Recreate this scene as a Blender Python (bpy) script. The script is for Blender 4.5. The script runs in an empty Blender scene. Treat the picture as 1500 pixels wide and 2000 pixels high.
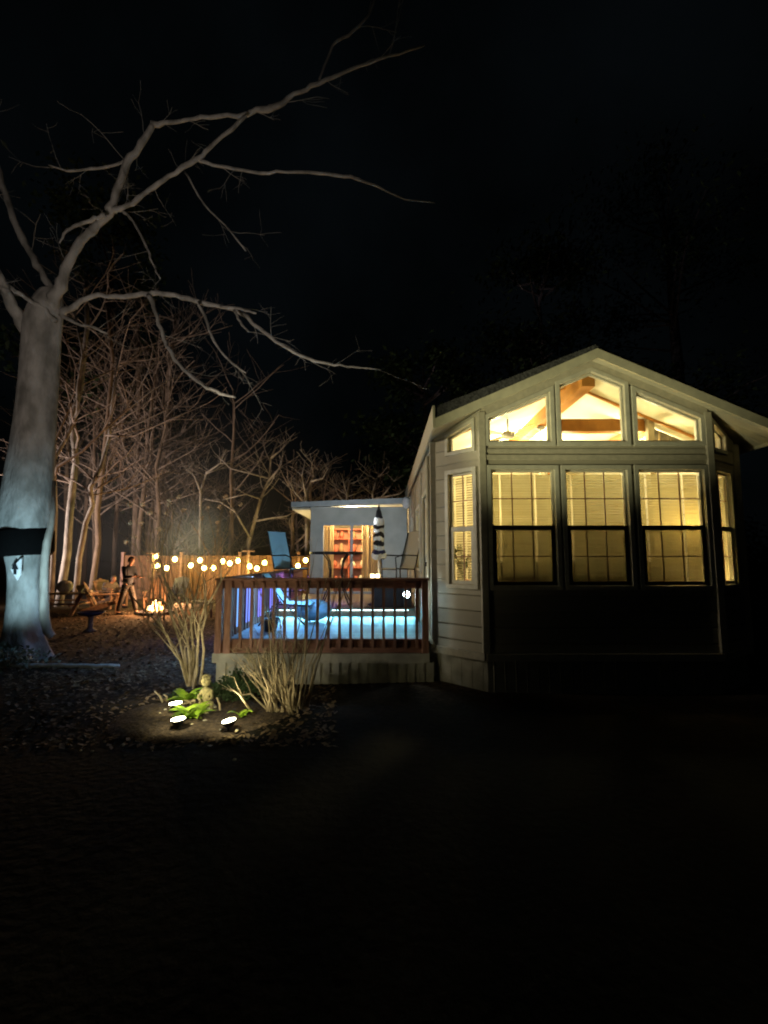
import bpy, math, random
from mathutils import Vector, Matrix
from mathutils.geometry import tessellate_polygon
R = math.radians
sc = bpy.context.scene
col = sc.collection

# ------------------------------------------------------------------ camera maths
F, H = 900.0, 1.70
TH = math.atan(90 / F)
def ray(px, py):
    f, u = Vector((0, math.cos(TH), math.sin(TH))), Vector((0, -math.sin(TH), math.cos(TH)))
    return f * F + u * (1000 - py) + Vector((1, 0, 0)) * (px - 750)
def at(px, py, Y):
    d = ray(px, py); return Vector((0, 0, H)) + d * (Y / d.y)
def atg(px, py, z=0.0):
    d = ray(px, py); return Vector((0, 0, H)) + d * ((z - H) / d.z)

# ------------------------------------------------------------------ object helpers
def link(o): col.objects.link(o); return o
def tag(o, label=None, cat=None, group=None, kind=None):
    if label: o['label'] = label
    if cat: o['category'] = cat
    if group: o['group'] = group
    if kind: o['kind'] = kind
    return o
def thing(name, label, cat, loc=(0, 0, 0), rz=0, group=None):
    o = bpy.data.objects.new(name, None); o.empty_display_size = .1
    o.location = loc; o.rotation_euler = (0, 0, rz); link(o)
    return tag(o, label, cat, group)
class MB:
    def __init__(s): s.v, s.f = [], []
    def add(s, vs, fs):
        n = len(s.v); s.v += [tuple(v) for v in vs]; s.f += [tuple(i + n for i in f) for f in fs]; return s
    def box(s, lo, hi, M=None):
        x0, y0, z0 = lo; x1, y1, z1 = hi
        vs = [Vector(p) for p in ((x0,y0,z0),(x1,y0,z0),(x1,y1,z0),(x0,y1,z0),(x0,y0,z1),(x1,y0,z1),(x1,y1,z1),(x0,y1,z1))]
        if M is not None: vs = [M @ v for v in vs]
        return s.add(vs, [(0,3,2,1),(4,5,6,7),(0,1,5,4),(1,2,6,5),(2,3,7,6),(3,0,4,7)])
    def bar(s, a, b, w, h, up=(0, 0, 1)):
        a, b = Vector(a), Vector(b); d = b - a; L = d.length; d.normalize()
        sd = d.cross(Vector(up))
        if sd.length < 1e-4: sd = d.cross(Vector((1, 0, 0)))
        sd.normalize(); u = sd.cross(d)
        vs = [a + sd * (i * w / 2) + u * (j * h / 2) + d * k for k in (0, L) for i, j in ((-1,-1),(1,-1),(1,1),(-1,1))]
        return s.add(vs, [(0,3,2,1),(4,5,6,7),(0,1,5,4),(1,2,6,5),(2,3,7,6),(3,0,4,7)])
    def tube(s, pts, rs, n=6, cap=True, wob=0, rng=None):
        pts = [Vector(p) for p in pts]
        if not hasattr(rs, '__len__'): rs = [rs] * len(pts)
        base = len(s.v); prev = None
        for i, p in enumerate(pts):
            d = (pts[min(i + 1, len(pts) - 1)] - pts[max(i - 1, 0)])
            if d.length < 1e-6: d = Vector((0, 0, 1))
            d.normalize()
            if prev is None:
                a = d.orthogonal().normalized()
            else:
                a = prev - d * prev.dot(d)
                a = a.normalized() if a.length > 1e-5 else d.orthogonal().normalized()
            prev = a; b = d.cross(a)
            for k in range(n):
                t = 2 * math.pi * k / n; r = rs[i]
                if wob: r *= 1 + wob * (rng.random() - .5)
                s.v.append(tuple(p + (a * math.cos(t) + b * math.sin(t)) * r))
        for i in range(len(pts) - 1):
            for k in range(n):
                q = base + i * n; k2 = (k + 1) % n
                s.f.append((q + k, q + k2, q + n + k2, q + n + k))
        if cap:
            s.f.append(tuple(base + k for k in range(n))[::-1]); s.f.append(tuple(base + (len(pts) - 1) * n + k for k in range(n)))
        return s
    def lathe(s, prof, c=(0, 0, 0), n=20):
        c = Vector(c); return s.tube([c + Vector((0, 0, z)) for r, z in prof], [max(r, 1e-4) for r, z in prof], n) if all(prof[i][1] < prof[i+1][1] for i in range(len(prof)-1)) else s._lathe(prof, c, n)
    def _lathe(s, prof, c, n):
        base = len(s.v)
        for r, z in prof:
            for k in range(n):
                t = 2 * math.pi * k / n
                s.v.append((c.x + max(r, 1e-4) * math.cos(t), c.y + max(r, 1e-4) * math.sin(t), c.z + z))
        for i in range(len(prof) - 1):
            for k in range(n):
                q = base + i * n; k2 = (k + 1) % n
                s.f.append((q + k, q + k2, q + n + k2, q + n + k))
        return s
    def ball(s, c, r, n=12, m=8, sc_=(1, 1, 1), jit=0, rng=None):
        c = Vector(c); vs = []
        for i in range(m + 1):
            p = math.pi * i / m
            for k in range(n):
                t = 2 * math.pi * k / n; j = 1 + (jit * (rng.random() - .5) if rng and 0 < i < m else 0)
                vs.append(c + Vector((math.sin(p) * math.cos(t) * sc_[0], math.sin(p) * math.sin(t) * sc_[1], math.cos(p) * sc_[2])) * r * j)
        fs = [(i * n + k, (i + 1) * n + k, (i + 1) * n + (k + 1) % n, i * n + (k + 1) % n) for i in range(m) for k in range(n)]
        return s.add(vs, fs)
    def slab(s, outer, holes, o, u, v, nrm, th):
        """flat wall from a 2-D outline with holes, extruded th along nrm"""
        o, u, v, nrm = Vector(o), Vector(u), Vector(v), Vector(nrm)
        loops = [outer] + holes
        flat = [p for l in loops for p in l]
        tris = tessellate_polygon([[Vector((p[0], p[1], 0)) for p in l] for l in loops])
        A = [o + u * p[0] + v * p[1] for p in flat]; B = [a + nrm * th for a in A]; n = len(flat)
        fs = [tuple(t) for t in tris] + [tuple(i + n for i in t[::-1]) for t in tris]
        k = 0
        for l in loops:
            m = len(l)
            for i in range(m): fs.append((k + i, k + (i + 1) % m, n + k + (i + 1) % m, n + k + i))
            k += m
        return s.add(A + B, fs)
    def build(s, name, mat, parent=None, smooth=False, bevel=0, fix=False):
        me = bpy.data.meshes.new(name); me.from_pydata(s.v, [], s.f); me.validate()
        me.materials.append(mat)
        if fix:
            import bmesh
            bm = bmesh.new(); bm.from_mesh(me); bmesh.ops.recalc_face_normals(bm, faces=bm.faces); bm.to_mesh(me); bm.free()
        if smooth:
            for p in me.polygons: p.use_smooth = True
        o = bpy.data.objects.new(name, me); link(o)
        if parent: o.parent = parent
        if bevel:
            m = o.modifiers.new('b', 'BEVEL'); m.width = bevel; m.segments = 2; m.limit_method = 'ANGLE'
        return o
def copy_tree(o, parent=None):
    c = o.copy(); col.objects.link(c); c.parent = parent
    for ch in list(o.children): copy_tree(ch, c)
    return c

# ------------------------------------------------------------------ materials
def newmat(name):
    m = bpy.data.materials.new(name); m.use_nodes = True
    nt = m.node_tree; return m, nt, nt.nodes['Principled BSDF']
def pm(name, c, rough=.7, c2=None, scale=8, bump=0, metal=0, stretch=(1, 1, 1), detail=5, spec=.3, bscale=None, lo=.35, hi=.65):
    m, nt, b = newmat(name)
    b.inputs['Roughness'].default_value = rough; b.inputs['Metallic'].default_value = metal
    b.inputs['Specular IOR Level'].default_value = spec
    tc = nt.nodes.new('ShaderNodeTexCoord'); mp = nt.nodes.new('ShaderNodeMapping'); mp.inputs['Scale'].default_value = stretch
    nt.links.new(tc.outputs['Object'], mp.inputs['Vector'])
    nz = nt.nodes.new('ShaderNodeTexNoise'); nz.inputs['Scale'].default_value = scale; nz.inputs['Detail'].default_value = detail
    nt.links.new(mp.outputs[0], nz.inputs['Vector'])
    rp = nt.nodes.new('ShaderNodeValToRGB'); rp.color_ramp.elements[0].position = lo; rp.color_ramp.elements[1].position = hi
    c2 = c2 or tuple(x * .72 for x in c)
    rp.color_ramp.elements[0].color = (*c2, 1); rp.color_ramp.elements[1].color = (*c, 1)
    nt.links.new(nz.outputs['Fac'], rp.inputs['Fac']); nt.links.new(rp.outputs['Color'], b.inputs['Base Color'])
    if bump:
        bn = nt.nodes.new('ShaderNodeBump'); bn.inputs['Strength'].default_value = bump; bn.inputs['Distance'].default_value = .02
        if bscale:
            n2 = nt.nodes.new('ShaderNodeTexNoise'); n2.inputs['Scale'].default_value = bscale; n2.inputs['Detail'].default_value = 4
            nt.links.new(mp.outputs[0], n2.inputs['Vector']); nt.links.new(n2.outputs['Fac'], bn.inputs['Height'])
        else: nt.links.new(nz.outputs['Fac'], bn.inputs['Height'])
        nt.links.new(bn.outputs[0], b.inputs['Normal'])
    return m
def emit(name, c, s, base=(.8, .8, .8)):
    m, nt, b = newmat(name); b.inputs['Base Color'].default_value = (*base, 1)
    b.inputs['Emission Color'].default_value = (*c, 1); b.inputs['Emission Strength'].default_value = s
    return m
def boards(name, c, axis, width, c2=None, rough=.6, gap=.06, depth=.012):
    """boards or lapped siding: a groove every `width` metres along axis, each board its own tone"""
    m, nt, b = newmat(name); b.inputs['Roughness'].default_value = rough; b.inputs['Specular IOR Level'].default_value = .3
    N, L = nt.nodes, nt.links
    tc = N.new('ShaderNodeTexCoord'); sp = N.new('ShaderNodeSeparateXYZ'); L.new(tc.outputs['Object'], sp.inputs[0])
    d = N.new('ShaderNodeMath'); d.operation = 'DIVIDE'; d.inputs[1].default_value = width; L.new(sp.outputs[axis], d.inputs[0])
    fr = N.new('ShaderNodeMath'); fr.operation = 'FRACT'; L.new(d.outputs[0], fr.inputs[0])
    fl = N.new('ShaderNodeMath'); fl.operation = 'FLOOR'; L.new(d.outputs[0], fl.inputs[0])
    wn = N.new('ShaderNodeTexWhiteNoise'); wn.noise_dimensions = '1D'; L.new(fl.outputs[0], wn.inputs['W'])
    nz = N.new('ShaderNodeTexNoise'); nz.inputs['Scale'].default_value = 7; nz.inputs['Detail'].default_value = 6; L.new(tc.outputs['Object'], nz.inputs['Vector'])
    ad = N.new('ShaderNodeMath'); ad.operation = 'ADD'; L.new(wn.outputs[0], ad.inputs[0]); L.new(nz.outputs['Fac'], ad.inputs[1])
    mr = N.new('ShaderNodeMapRange'); mr.inputs[1].default_value = .3; mr.inputs[2].default_value = 1.5; L.new(ad.outputs[0], mr.inputs[0])
    mx = N.new('ShaderNodeMix'); mx.data_type = 'RGBA'
    mx.inputs[6].default_value = (*(c2 or tuple(x * .75 for x in c)), 1); mx.inputs[7].default_value = (*c, 1)
    L.new(mr.outputs[0], mx.inputs[0]); L.new(mx.outputs[2], b.inputs['Base Color'])
    rp = N.new('ShaderNodeValToRGB'); e = rp.color_ramp.elements
    e[0].position = 0; e[0].color = (0, 0, 0, 1); e[1].position = gap; e[1].color = (1, 1, 1, 1)
    L.new(fr.outputs[0], rp.inputs[0])
    bn = N.new('ShaderNodeBump'); bn.inputs['Strength'].default_value = 1; bn.inputs['Distance'].default_value = depth
    L.new(rp.outputs[0], bn.inputs['Height']); L.new(bn.outputs[0], b.inputs['Normal'])
    return m

M = {}
M['siding'] = boards('siding', (.42, .385, .30), 2, .2, rough=.65, gap=.12, depth=.02)
M['trim'] = pm('trim', (.52, .48, .38), .55, c2=(.42, .39, .31), scale=14, bump=.15)
M['fascia'] = pm('fascia', (.60, .56, .42), .5, c2=(.5, .47, .36), scale=9)
M['soffit'] = boards('soffit', (.52, .48, .37), 1, .16, gap=.1)
M['shingle'] = pm('shingle', (.085, .085, .09), .9, c2=(.03, .03, .033), scale=38, bump=.6)
M['skirt'] = pm('skirt', (.40, .38, .31), .7, c2=(.27, .26, .21), scale=5, bump=.1)
M['ceiling'] = pm('ceiling', (.82, .81, .66), .8, c2=(.70, .69, .53), scale=1.6, detail=3)
M['innerwall'] = pm('innerwall', (.62, .55, .38), .8, c2=(.5, .43, .3), scale=2)
M['pine'] = pm('pine', (.50, .23, .05), .5, c2=(.36, .15, .03), scale=6, stretch=(1, .2, 1))
M['vinyl'] = pm('vinyl', (.62, .60, .50), .4, c2=(.52, .5, .42), scale=10)
M['darksash'] = pm('darksash', (.05, .048, .045), .45, c2=(.03, .03, .03), scale=10)
M['mahog'] = pm('mahog', (.31, .16, .11), .55, c2=(.20, .095, .065), scale=9, bump=.2, stretch=(4, 4, .6))
M['mahogrim'] = pm('mahogrim', (.27, .13, .09), .6, c2=(.16, .075, .05), scale=9, bump=.2, stretch=(.6, 4, 4))
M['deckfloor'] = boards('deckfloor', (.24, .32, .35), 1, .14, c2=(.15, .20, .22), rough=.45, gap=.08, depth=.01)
M['deckup'] = boards('deckup', (.16, .12, .09), 1, .14, rough=.5, gap=.08)
M['annexwall'] = pm('annexwall', (.46, .48, .45), .8, c2=(.38, .40, .375), scale=3, bump=.1)
M['annexroof'] = pm('annexroof', (.42, .46, .48), .5, c2=(.33, .37, .39), scale=6)
M['blackmetal'] = pm('blackmetal', (.025, .024, .026), .4, scale=20, metal=.4)
M['bark'] = pm('bark', (.34, .33, .31), .85, c2=(.17, .165, .15), scale=4.5, detail=9, bump=1, stretch=(1, 1, .5), bscale=16, lo=.36, hi=.6)
M['barklight'] = pm('barklight', (.36, .32, .27), .85, c2=(.17, .145, .12), scale=7, bump=.6, stretch=(1, 1, .3), bscale=20)
M['barkbrown'] = pm('barkbrown', (.24, .17, .12), .9, c2=(.12, .085, .06), scale=6, bump=.6, stretch=(1, 1, .3))
M['twig'] = pm('twig', (.25, .19, .15), .9, c2=(.13, .10, .08), scale=5)
M['stem'] = pm('stem', (.44, .36, .23), .8, c2=(.24, .19, .12), scale=12, bump=.3)
M['black_band'] = pm('black_band', (.004, .004, .004), 1, scale=60, bump=.3, spec=.02)
M['fence'] = boards('fence', (.21, .10, .045), 0, .15, c2=(.10, .045, .02), rough=.8, gap=.14, depth=.03)
M['wood'] = pm('wood', (.36, .22, .13), .75, c2=(.2, .12, .07), scale=5, bump=.3, stretch=(3, .5, 3))
M['stone'] = pm('stone', (.46, .44, .40), .85, c2=(.2, .19, .17), scale=9, bump=.5)
M['oldstone'] = pm('oldstone', (.34, .29, .15), .9, c2=(.14, .13, .07), scale=22, bump=.8)
M['cream'] = pm('cream', (.75, .68, .50), .8, c2=(.45, .38, .26), scale=6, bump=.3)
M['mulch'] = pm('mulch', (.085, .06, .042), .95, c2=(.025, .018, .013), scale=22, bump=1, bscale=40)
M['leaf'] = pm('leaf', (.34, .50, .05), .5, c2=(.20, .36, .03), scale=9)
M['leafdark'] = pm('leafdark', (.035, .06, .025), .6, c2=(.018, .035, .014), scale=9)
M['leafdead'] = pm('leafdead', (.24, .17, .10), .8, c2=(.08, .055, .035), scale=1.5)
M['slingblue'] = pm('slingblue', (.40, .66, .82), .7, c2=(.34, .56, .70), scale=60)
M['slingbeige'] = pm('slingbeige', (.42, .37, .28), .75, c2=(.34, .3, .22), scale=60)
M['white'] = pm('white', (.75, .75, .75), .6, c2=(.62, .62, .62), scale=12)
M['black'] = pm('black', (.014, .014, .017), .8, c2=(.006, .006, .008), scale=12)
M['navy'] = pm('navy', (.03, .035, .10), .5, c2=(.015, .018, .06), scale=8)
M['plastic'] = pm('plastic', (.05, .045, .055), .5, scale=10)
M['skin'] = pm('skin', (.50, .27, .18), .55, c2=(.44, .23, .15), scale=12)
M['shirt'] = pm('shirt', (.018, .022, .032), .9, c2=(.01, .012, .018), scale=12, bump=.3)
M['jeans'] = pm('jeans', (.05, .042, .038), .9, c2=(.03, .026, .022), scale=16, bump=.3)
M['grey'] = pm('grey', (.20, .17, .14), .9, scale=14, bump=.3)
M['hair'] = pm('hair', (.12, .08, .05), .8, scale=60, bump=.4)
M['curtain'] = pm('curtain', (.55, .40, .20), .9, c2=(.38, .26, .12), scale=5, stretch=(9, 1, .1))
M['red'] = pm('red', (.42, .12, .06), .7, c2=(.3, .07, .04), scale=6)
M['shelf'] = pm('shelf', (.40, .18, .10), .6, scale=6)

def glass_mat(name, tint=(1, 1, 1), refl=.06):
    m, nt, b = newmat(name); nt.nodes.remove(b); N, L = nt.nodes, nt.links
    t = N.new('ShaderNodeBsdfTransparent'); t.inputs[0].default_value = (*tint, 1)
    g = N.new('ShaderNodeBsdfGlossy'); g.inputs['Roughness'].default_value = .03
    mx = N.new('ShaderNodeMixShader'); fr = N.new('ShaderNodeLayerWeight'); fr.inputs[0].default_value = refl * 4
    L.new(fr.outputs['Fresnel'], mx.inputs[0]); L.new(t.outputs[0], mx.inputs[1]); L.new(g.outputs[0], mx.inputs[2])
    L.new(mx.outputs[0], N['Material Output'].inputs[0]); return m
M['glass'] = glass_mat('glass', refl=.008)
M['screen'] = glass_mat('screen', (.54, .53, .50), refl=.005)
def blind_mat():
    m, nt, b = newmat('blind'); N, L = nt.nodes, nt.links
    b.inputs['Base Color'].default_value = (.40, .36, .25, 1); b.inputs['Roughness'].default_value = .6
    t = N.new('ShaderNodeBsdfTranslucent'); t.inputs[0].default_value = (.30, .265, .145, 1)
    mx = N.new('ShaderNodeMixShader'); mx.inputs[0].default_value = .55
    L.new(b.outputs[0], mx.inputs[1]); L.new(t.outputs[0], mx.inputs[2]); L.new(mx.outputs[0], N['Material Output'].inputs[0]); return m
M['blind'] = blind_mat()
_m, _nt, _b = newmat('curtain_cloth'); _b.inputs['Base Color'].default_value = (.6, .45, .24, 1); _b.inputs['Roughness'].default_value = .9
_t = _nt.nodes.new('ShaderNodeBsdfTranslucent'); _t.inputs[0].default_value = (.62, .46, .24, 1); _x = _nt.nodes.new('ShaderNodeMixShader'); _x.inputs[0].default_value = .6
_nt.links.new(_b.outputs[0], _x.inputs[1]); _nt.links.new(_t.outputs[0], _x.inputs[2]); _nt.links.new(_x.outputs[0], _nt.nodes['Material Output'].inputs[0])
M['curtain'] = _m

# ------------------------------------------------------------------ ground
rg = random.Random(4)
def gz(x, y):
    return .05 * math.sin(x * .35 + 1) * math.sin(y * .3) * min(1, max(0, (y - 12) / 10)) - .02 * math.sin(x * 1.3) * math.sin(y * 1.7)
def ground():
    m, nt, b = newmat('ground_mat'); N, L = nt.nodes, nt.links
    b.inputs['Roughness'].default_value = .95; b.inputs['Specular IOR Level'].default_value = .1
    tc = N.new('ShaderNodeTexCoord')
    n1 = N.new('ShaderNodeTexNoise'); n1.inputs['Scale'].default_value = .9; n1.inputs['Detail'].default_value = 8; L.new(tc.outputs['Object'], n1.inputs['Vector'])
    n2 = N.new('ShaderNodeTexNoise'); n2.inputs['Scale'].default_value = 14; n2.inputs['Detail'].default_value = 6; L.new(tc.outputs['Object'], n2.inputs['Vector'])
    a = N.new('ShaderNodeMath'); a.operation = 'MULTIPLY'; L.new(n1.outputs['Fac'], a.inputs[0]); L.new(n2.outputs['Fac'], a.inputs[1])
    rp = N.new('ShaderNodeValToRGB'); e = rp.color_ramp.elements
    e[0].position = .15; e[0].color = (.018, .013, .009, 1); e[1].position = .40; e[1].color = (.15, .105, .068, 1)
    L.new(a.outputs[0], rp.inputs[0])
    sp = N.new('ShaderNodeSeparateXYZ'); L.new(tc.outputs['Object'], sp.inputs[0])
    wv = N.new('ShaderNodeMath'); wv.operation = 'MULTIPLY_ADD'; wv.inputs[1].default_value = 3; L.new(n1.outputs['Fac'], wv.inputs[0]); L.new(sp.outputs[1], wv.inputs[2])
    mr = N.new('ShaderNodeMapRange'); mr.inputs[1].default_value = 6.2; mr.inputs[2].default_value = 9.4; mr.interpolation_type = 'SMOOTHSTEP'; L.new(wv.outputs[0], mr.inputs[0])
    mx = N.new('ShaderNodeMix'); mx.data_type = 'RGBA'; mx.inputs[6].default_value = (.009, .008, .006, 1); L.new(mr.outputs[0], mx.inputs[0]); L.new(rp.outputs[0], mx.inputs[7])  # near ground darkened in its colour to stand for the unlit foreground
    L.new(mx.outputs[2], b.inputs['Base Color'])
    bn = N.new('ShaderNodeBump'); bn.inputs['Strength'].default_value = .6; bn.inputs['Distance'].default_value = .03
    L.new(n2.outputs['Fac'], bn.inputs['Height']); L.new(bn.outputs[0], b.inputs['Normal'])
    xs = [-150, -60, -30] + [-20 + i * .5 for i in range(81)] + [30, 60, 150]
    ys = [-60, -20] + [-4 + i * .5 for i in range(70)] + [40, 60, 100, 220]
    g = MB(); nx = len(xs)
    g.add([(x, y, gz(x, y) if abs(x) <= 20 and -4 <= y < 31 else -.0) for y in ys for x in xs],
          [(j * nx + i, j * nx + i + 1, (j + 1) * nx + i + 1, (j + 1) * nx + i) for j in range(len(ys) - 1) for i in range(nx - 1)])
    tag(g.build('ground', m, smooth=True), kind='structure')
ground()

# ------------------------------------------------------------------ house
XC, XL, XR, WL, WR = 2.80, 1.30, 4.31, .71, 5.03      # ridge, front corners, side walls
YF, YB = 6.0, 13.6; D = .59; DR = .50
ZR, SL = 4.34, .44
def roofz(x): return ZR - SL * abs(x - XC)
house = thing('house', 'cream-sided park home with glowing gable windows and prow front beside the deck', 'house', (0, 0, 0))
ZB = .45
def zf(py, Y=YF): return at(1100, py, Y).z
def xf(px, py=1030, Y=YF): return at(px, py, Y).x
# windows, front wall (u = world X, v = z)
low = []
for a, b_ in ((960, 1087), (1106, 1230), (1251, 1381)):
    low.append((xf(a), xf(b_), zf(1145), zf(916)))
ups = []
zt = zf(864)
wl = [(1.385, zt), (2.225, zt), (2.225, 3.93), (1.385, 3.56)]
wm = [(2.345, zt), (3.225, zt), (3.225, 4.02), (2.79, 4.205), (2.345, 4.02)]
wr = [(3.365, zt), (4.215, zt), (4.215, 3.56), (3.365, 3.93)]
holes = [[(a, c), (b_, c), (b_, d), (a, d)] for a, b_, c, d in low] + [wl, wm, wr]
outer = [(XL, ZB), (XR, ZB), (XR, roofz(XR)), (XC, ZR), (XL, roofz(XL))]
MB().slab(outer, holes, (0, YF, 0), (1, 0, 0), (0, 0, 1), (0, 1, 0), .10).build('wall', M['siding'], house, fix=True)
# angled walls
r2 = math.sqrt(.5)
CL = D * math.sqrt(2)
# left angled: u from front corner (XL,YF) to (WL,YF+D)
wz = (low[0][2], low[0][3])
cw = (.14, .56)                                       # window u-range on angled wall
zst = zf(875)
def angled(side):
    c0, c1 = ((XL, YF), (WL, YF + D)) if side < 0 else ((XR, YF), (WR, YF + DR))
    o = (c0[0], c0[1], 0); u = Vector((c1[0] - c0[0], c1[1] - c0[1], 0)); L_ = u.length; u.normalize()
    nin = Vector((-u.y, u.x, 0)); nin = nin if nin.y > 0 else -nin
    rz0, rz1 = roofz(c0[0]), roofz(c1[0])
    tz = lambda t: rz0 + (rz1 - rz0) * t / L_ - .10
    k0, k1 = (.14, .56) if side < 0 else (.14, .62)
    h1 = [(k0, wz[0]), (k1, wz[0]), (k1, wz[1]), (k0, wz[1])]
    h2 = [(k0, 3.17), (k1, 3.17), (k1, tz(k1)), (k0, tz(k0))]
    if side > 0: h2[2] = (k1 - .1, tz(k1 - .1)); h2[1] = (k1 - .1, 3.17)
    MB().slab([(0, ZB), (L_, ZB), (L_, rz1), (0, rz0)], [h1, h2], o, u, (0, 0, 1), nin, .10).build('wall', M['siding'], house, fix=True)
    return o, u, nin, h1, h2
angL, angR = angled(-1), angled(1)
# side walls (left wall has door and window)
sd = [(7.35, 8.2, .72, 2.75), (9.0, 9.9, 1.5, 2.7), (10.7, 11.5, 1.5, 2.7)]
MB().slab([(YF + D, ZB), (YB, ZB), (YB, roofz(WL)), (YF + D, roofz(WL))], [[(a, c), (b_, c), (b_, d), (a, d)] for a, b_, c, d in sd], (WL, 0, 0), (0, 1, 0), (0, 0, 1), (1, 0, 0), .1).build('wall', M['siding'], house, fix=True)
MB().box((WR - .1, YF + DR, ZB), (WR, YB, roofz(WR))).build('wall', M['siding'], house)
MB().slab([(WL, ZB), (WR, ZB), (WR, roofz(WR)), (XC, ZR), (WL, roofz(WL))], [], (0, YB, 0), (1, 0, 0), (0, 0, 1), (0, 1, 0), .1).build('wall', M['siding'], house, fix=True)
# skirting
sk = MB()
for a, b_ in (((WL + .03, YF + D + .03), (XL + .03, YF + .03)), ((XL + .03, YF + .03), (XR - .03, YF + .03)), ((XR - .03, YF + .03), (WR - .03, YF + DR + .03)), ((WR - .03, YF + DR + .03), (WR - .03, YB)), ((WL + .03, YF + D + .03), (WL + .03, YB))):
    sk.bar((a[0], a[1], ZB / 2 - .1), (b_[0], b_[1], ZB / 2 - .1), .03, ZB + .2 - .01)
    L_ = (Vector(b_) - Vector(a)).length; n = int(L_ / .14)
    for i in range(n):
        t = (i + .5) / n; p = Vector(a).lerp(Vector(b_), t)
        sk.tube([(p.x, p.y, -.2), (p.x, p.y, ZB - .02)], .024, 5)
sk.build('skirting', M['skirt'], house)
# water-table trim along bottom of siding
wt = MB()
for a, b_ in (((WL, YF + D), (XL, YF)), ((XL, YF), (XR, YF)), ((XR, YF), (WR, YF + DR))):
    wt.bar((a[0], a[1], ZB + .0), (b_[0], b_[1], ZB + .0), .09, .09)
wt.build('water_table', M['trim'], house)
# corner trims
for x, y in ((WL, YF + D), (XL, YF), (XR, YF), (WR, YF + DR)):
    MB().box((x - .045, y - .035, ZB + .05), (x + .045, y + .035, roofz(x) - .04)).build('corner_trim', M['trim'], house, bevel=.006)
# belts between windows and transoms
bt = MB()
bt.box((XL + .05, YF - .022, 2.99), (XR - .05, YF - .002, 3.06)); bt.box((XL + .05, YF - .016, 3.09), (XR - .05, YF - .003, 3.14))
bt.build('belt_trim', M['trim'], house, bevel=.004)

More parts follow.
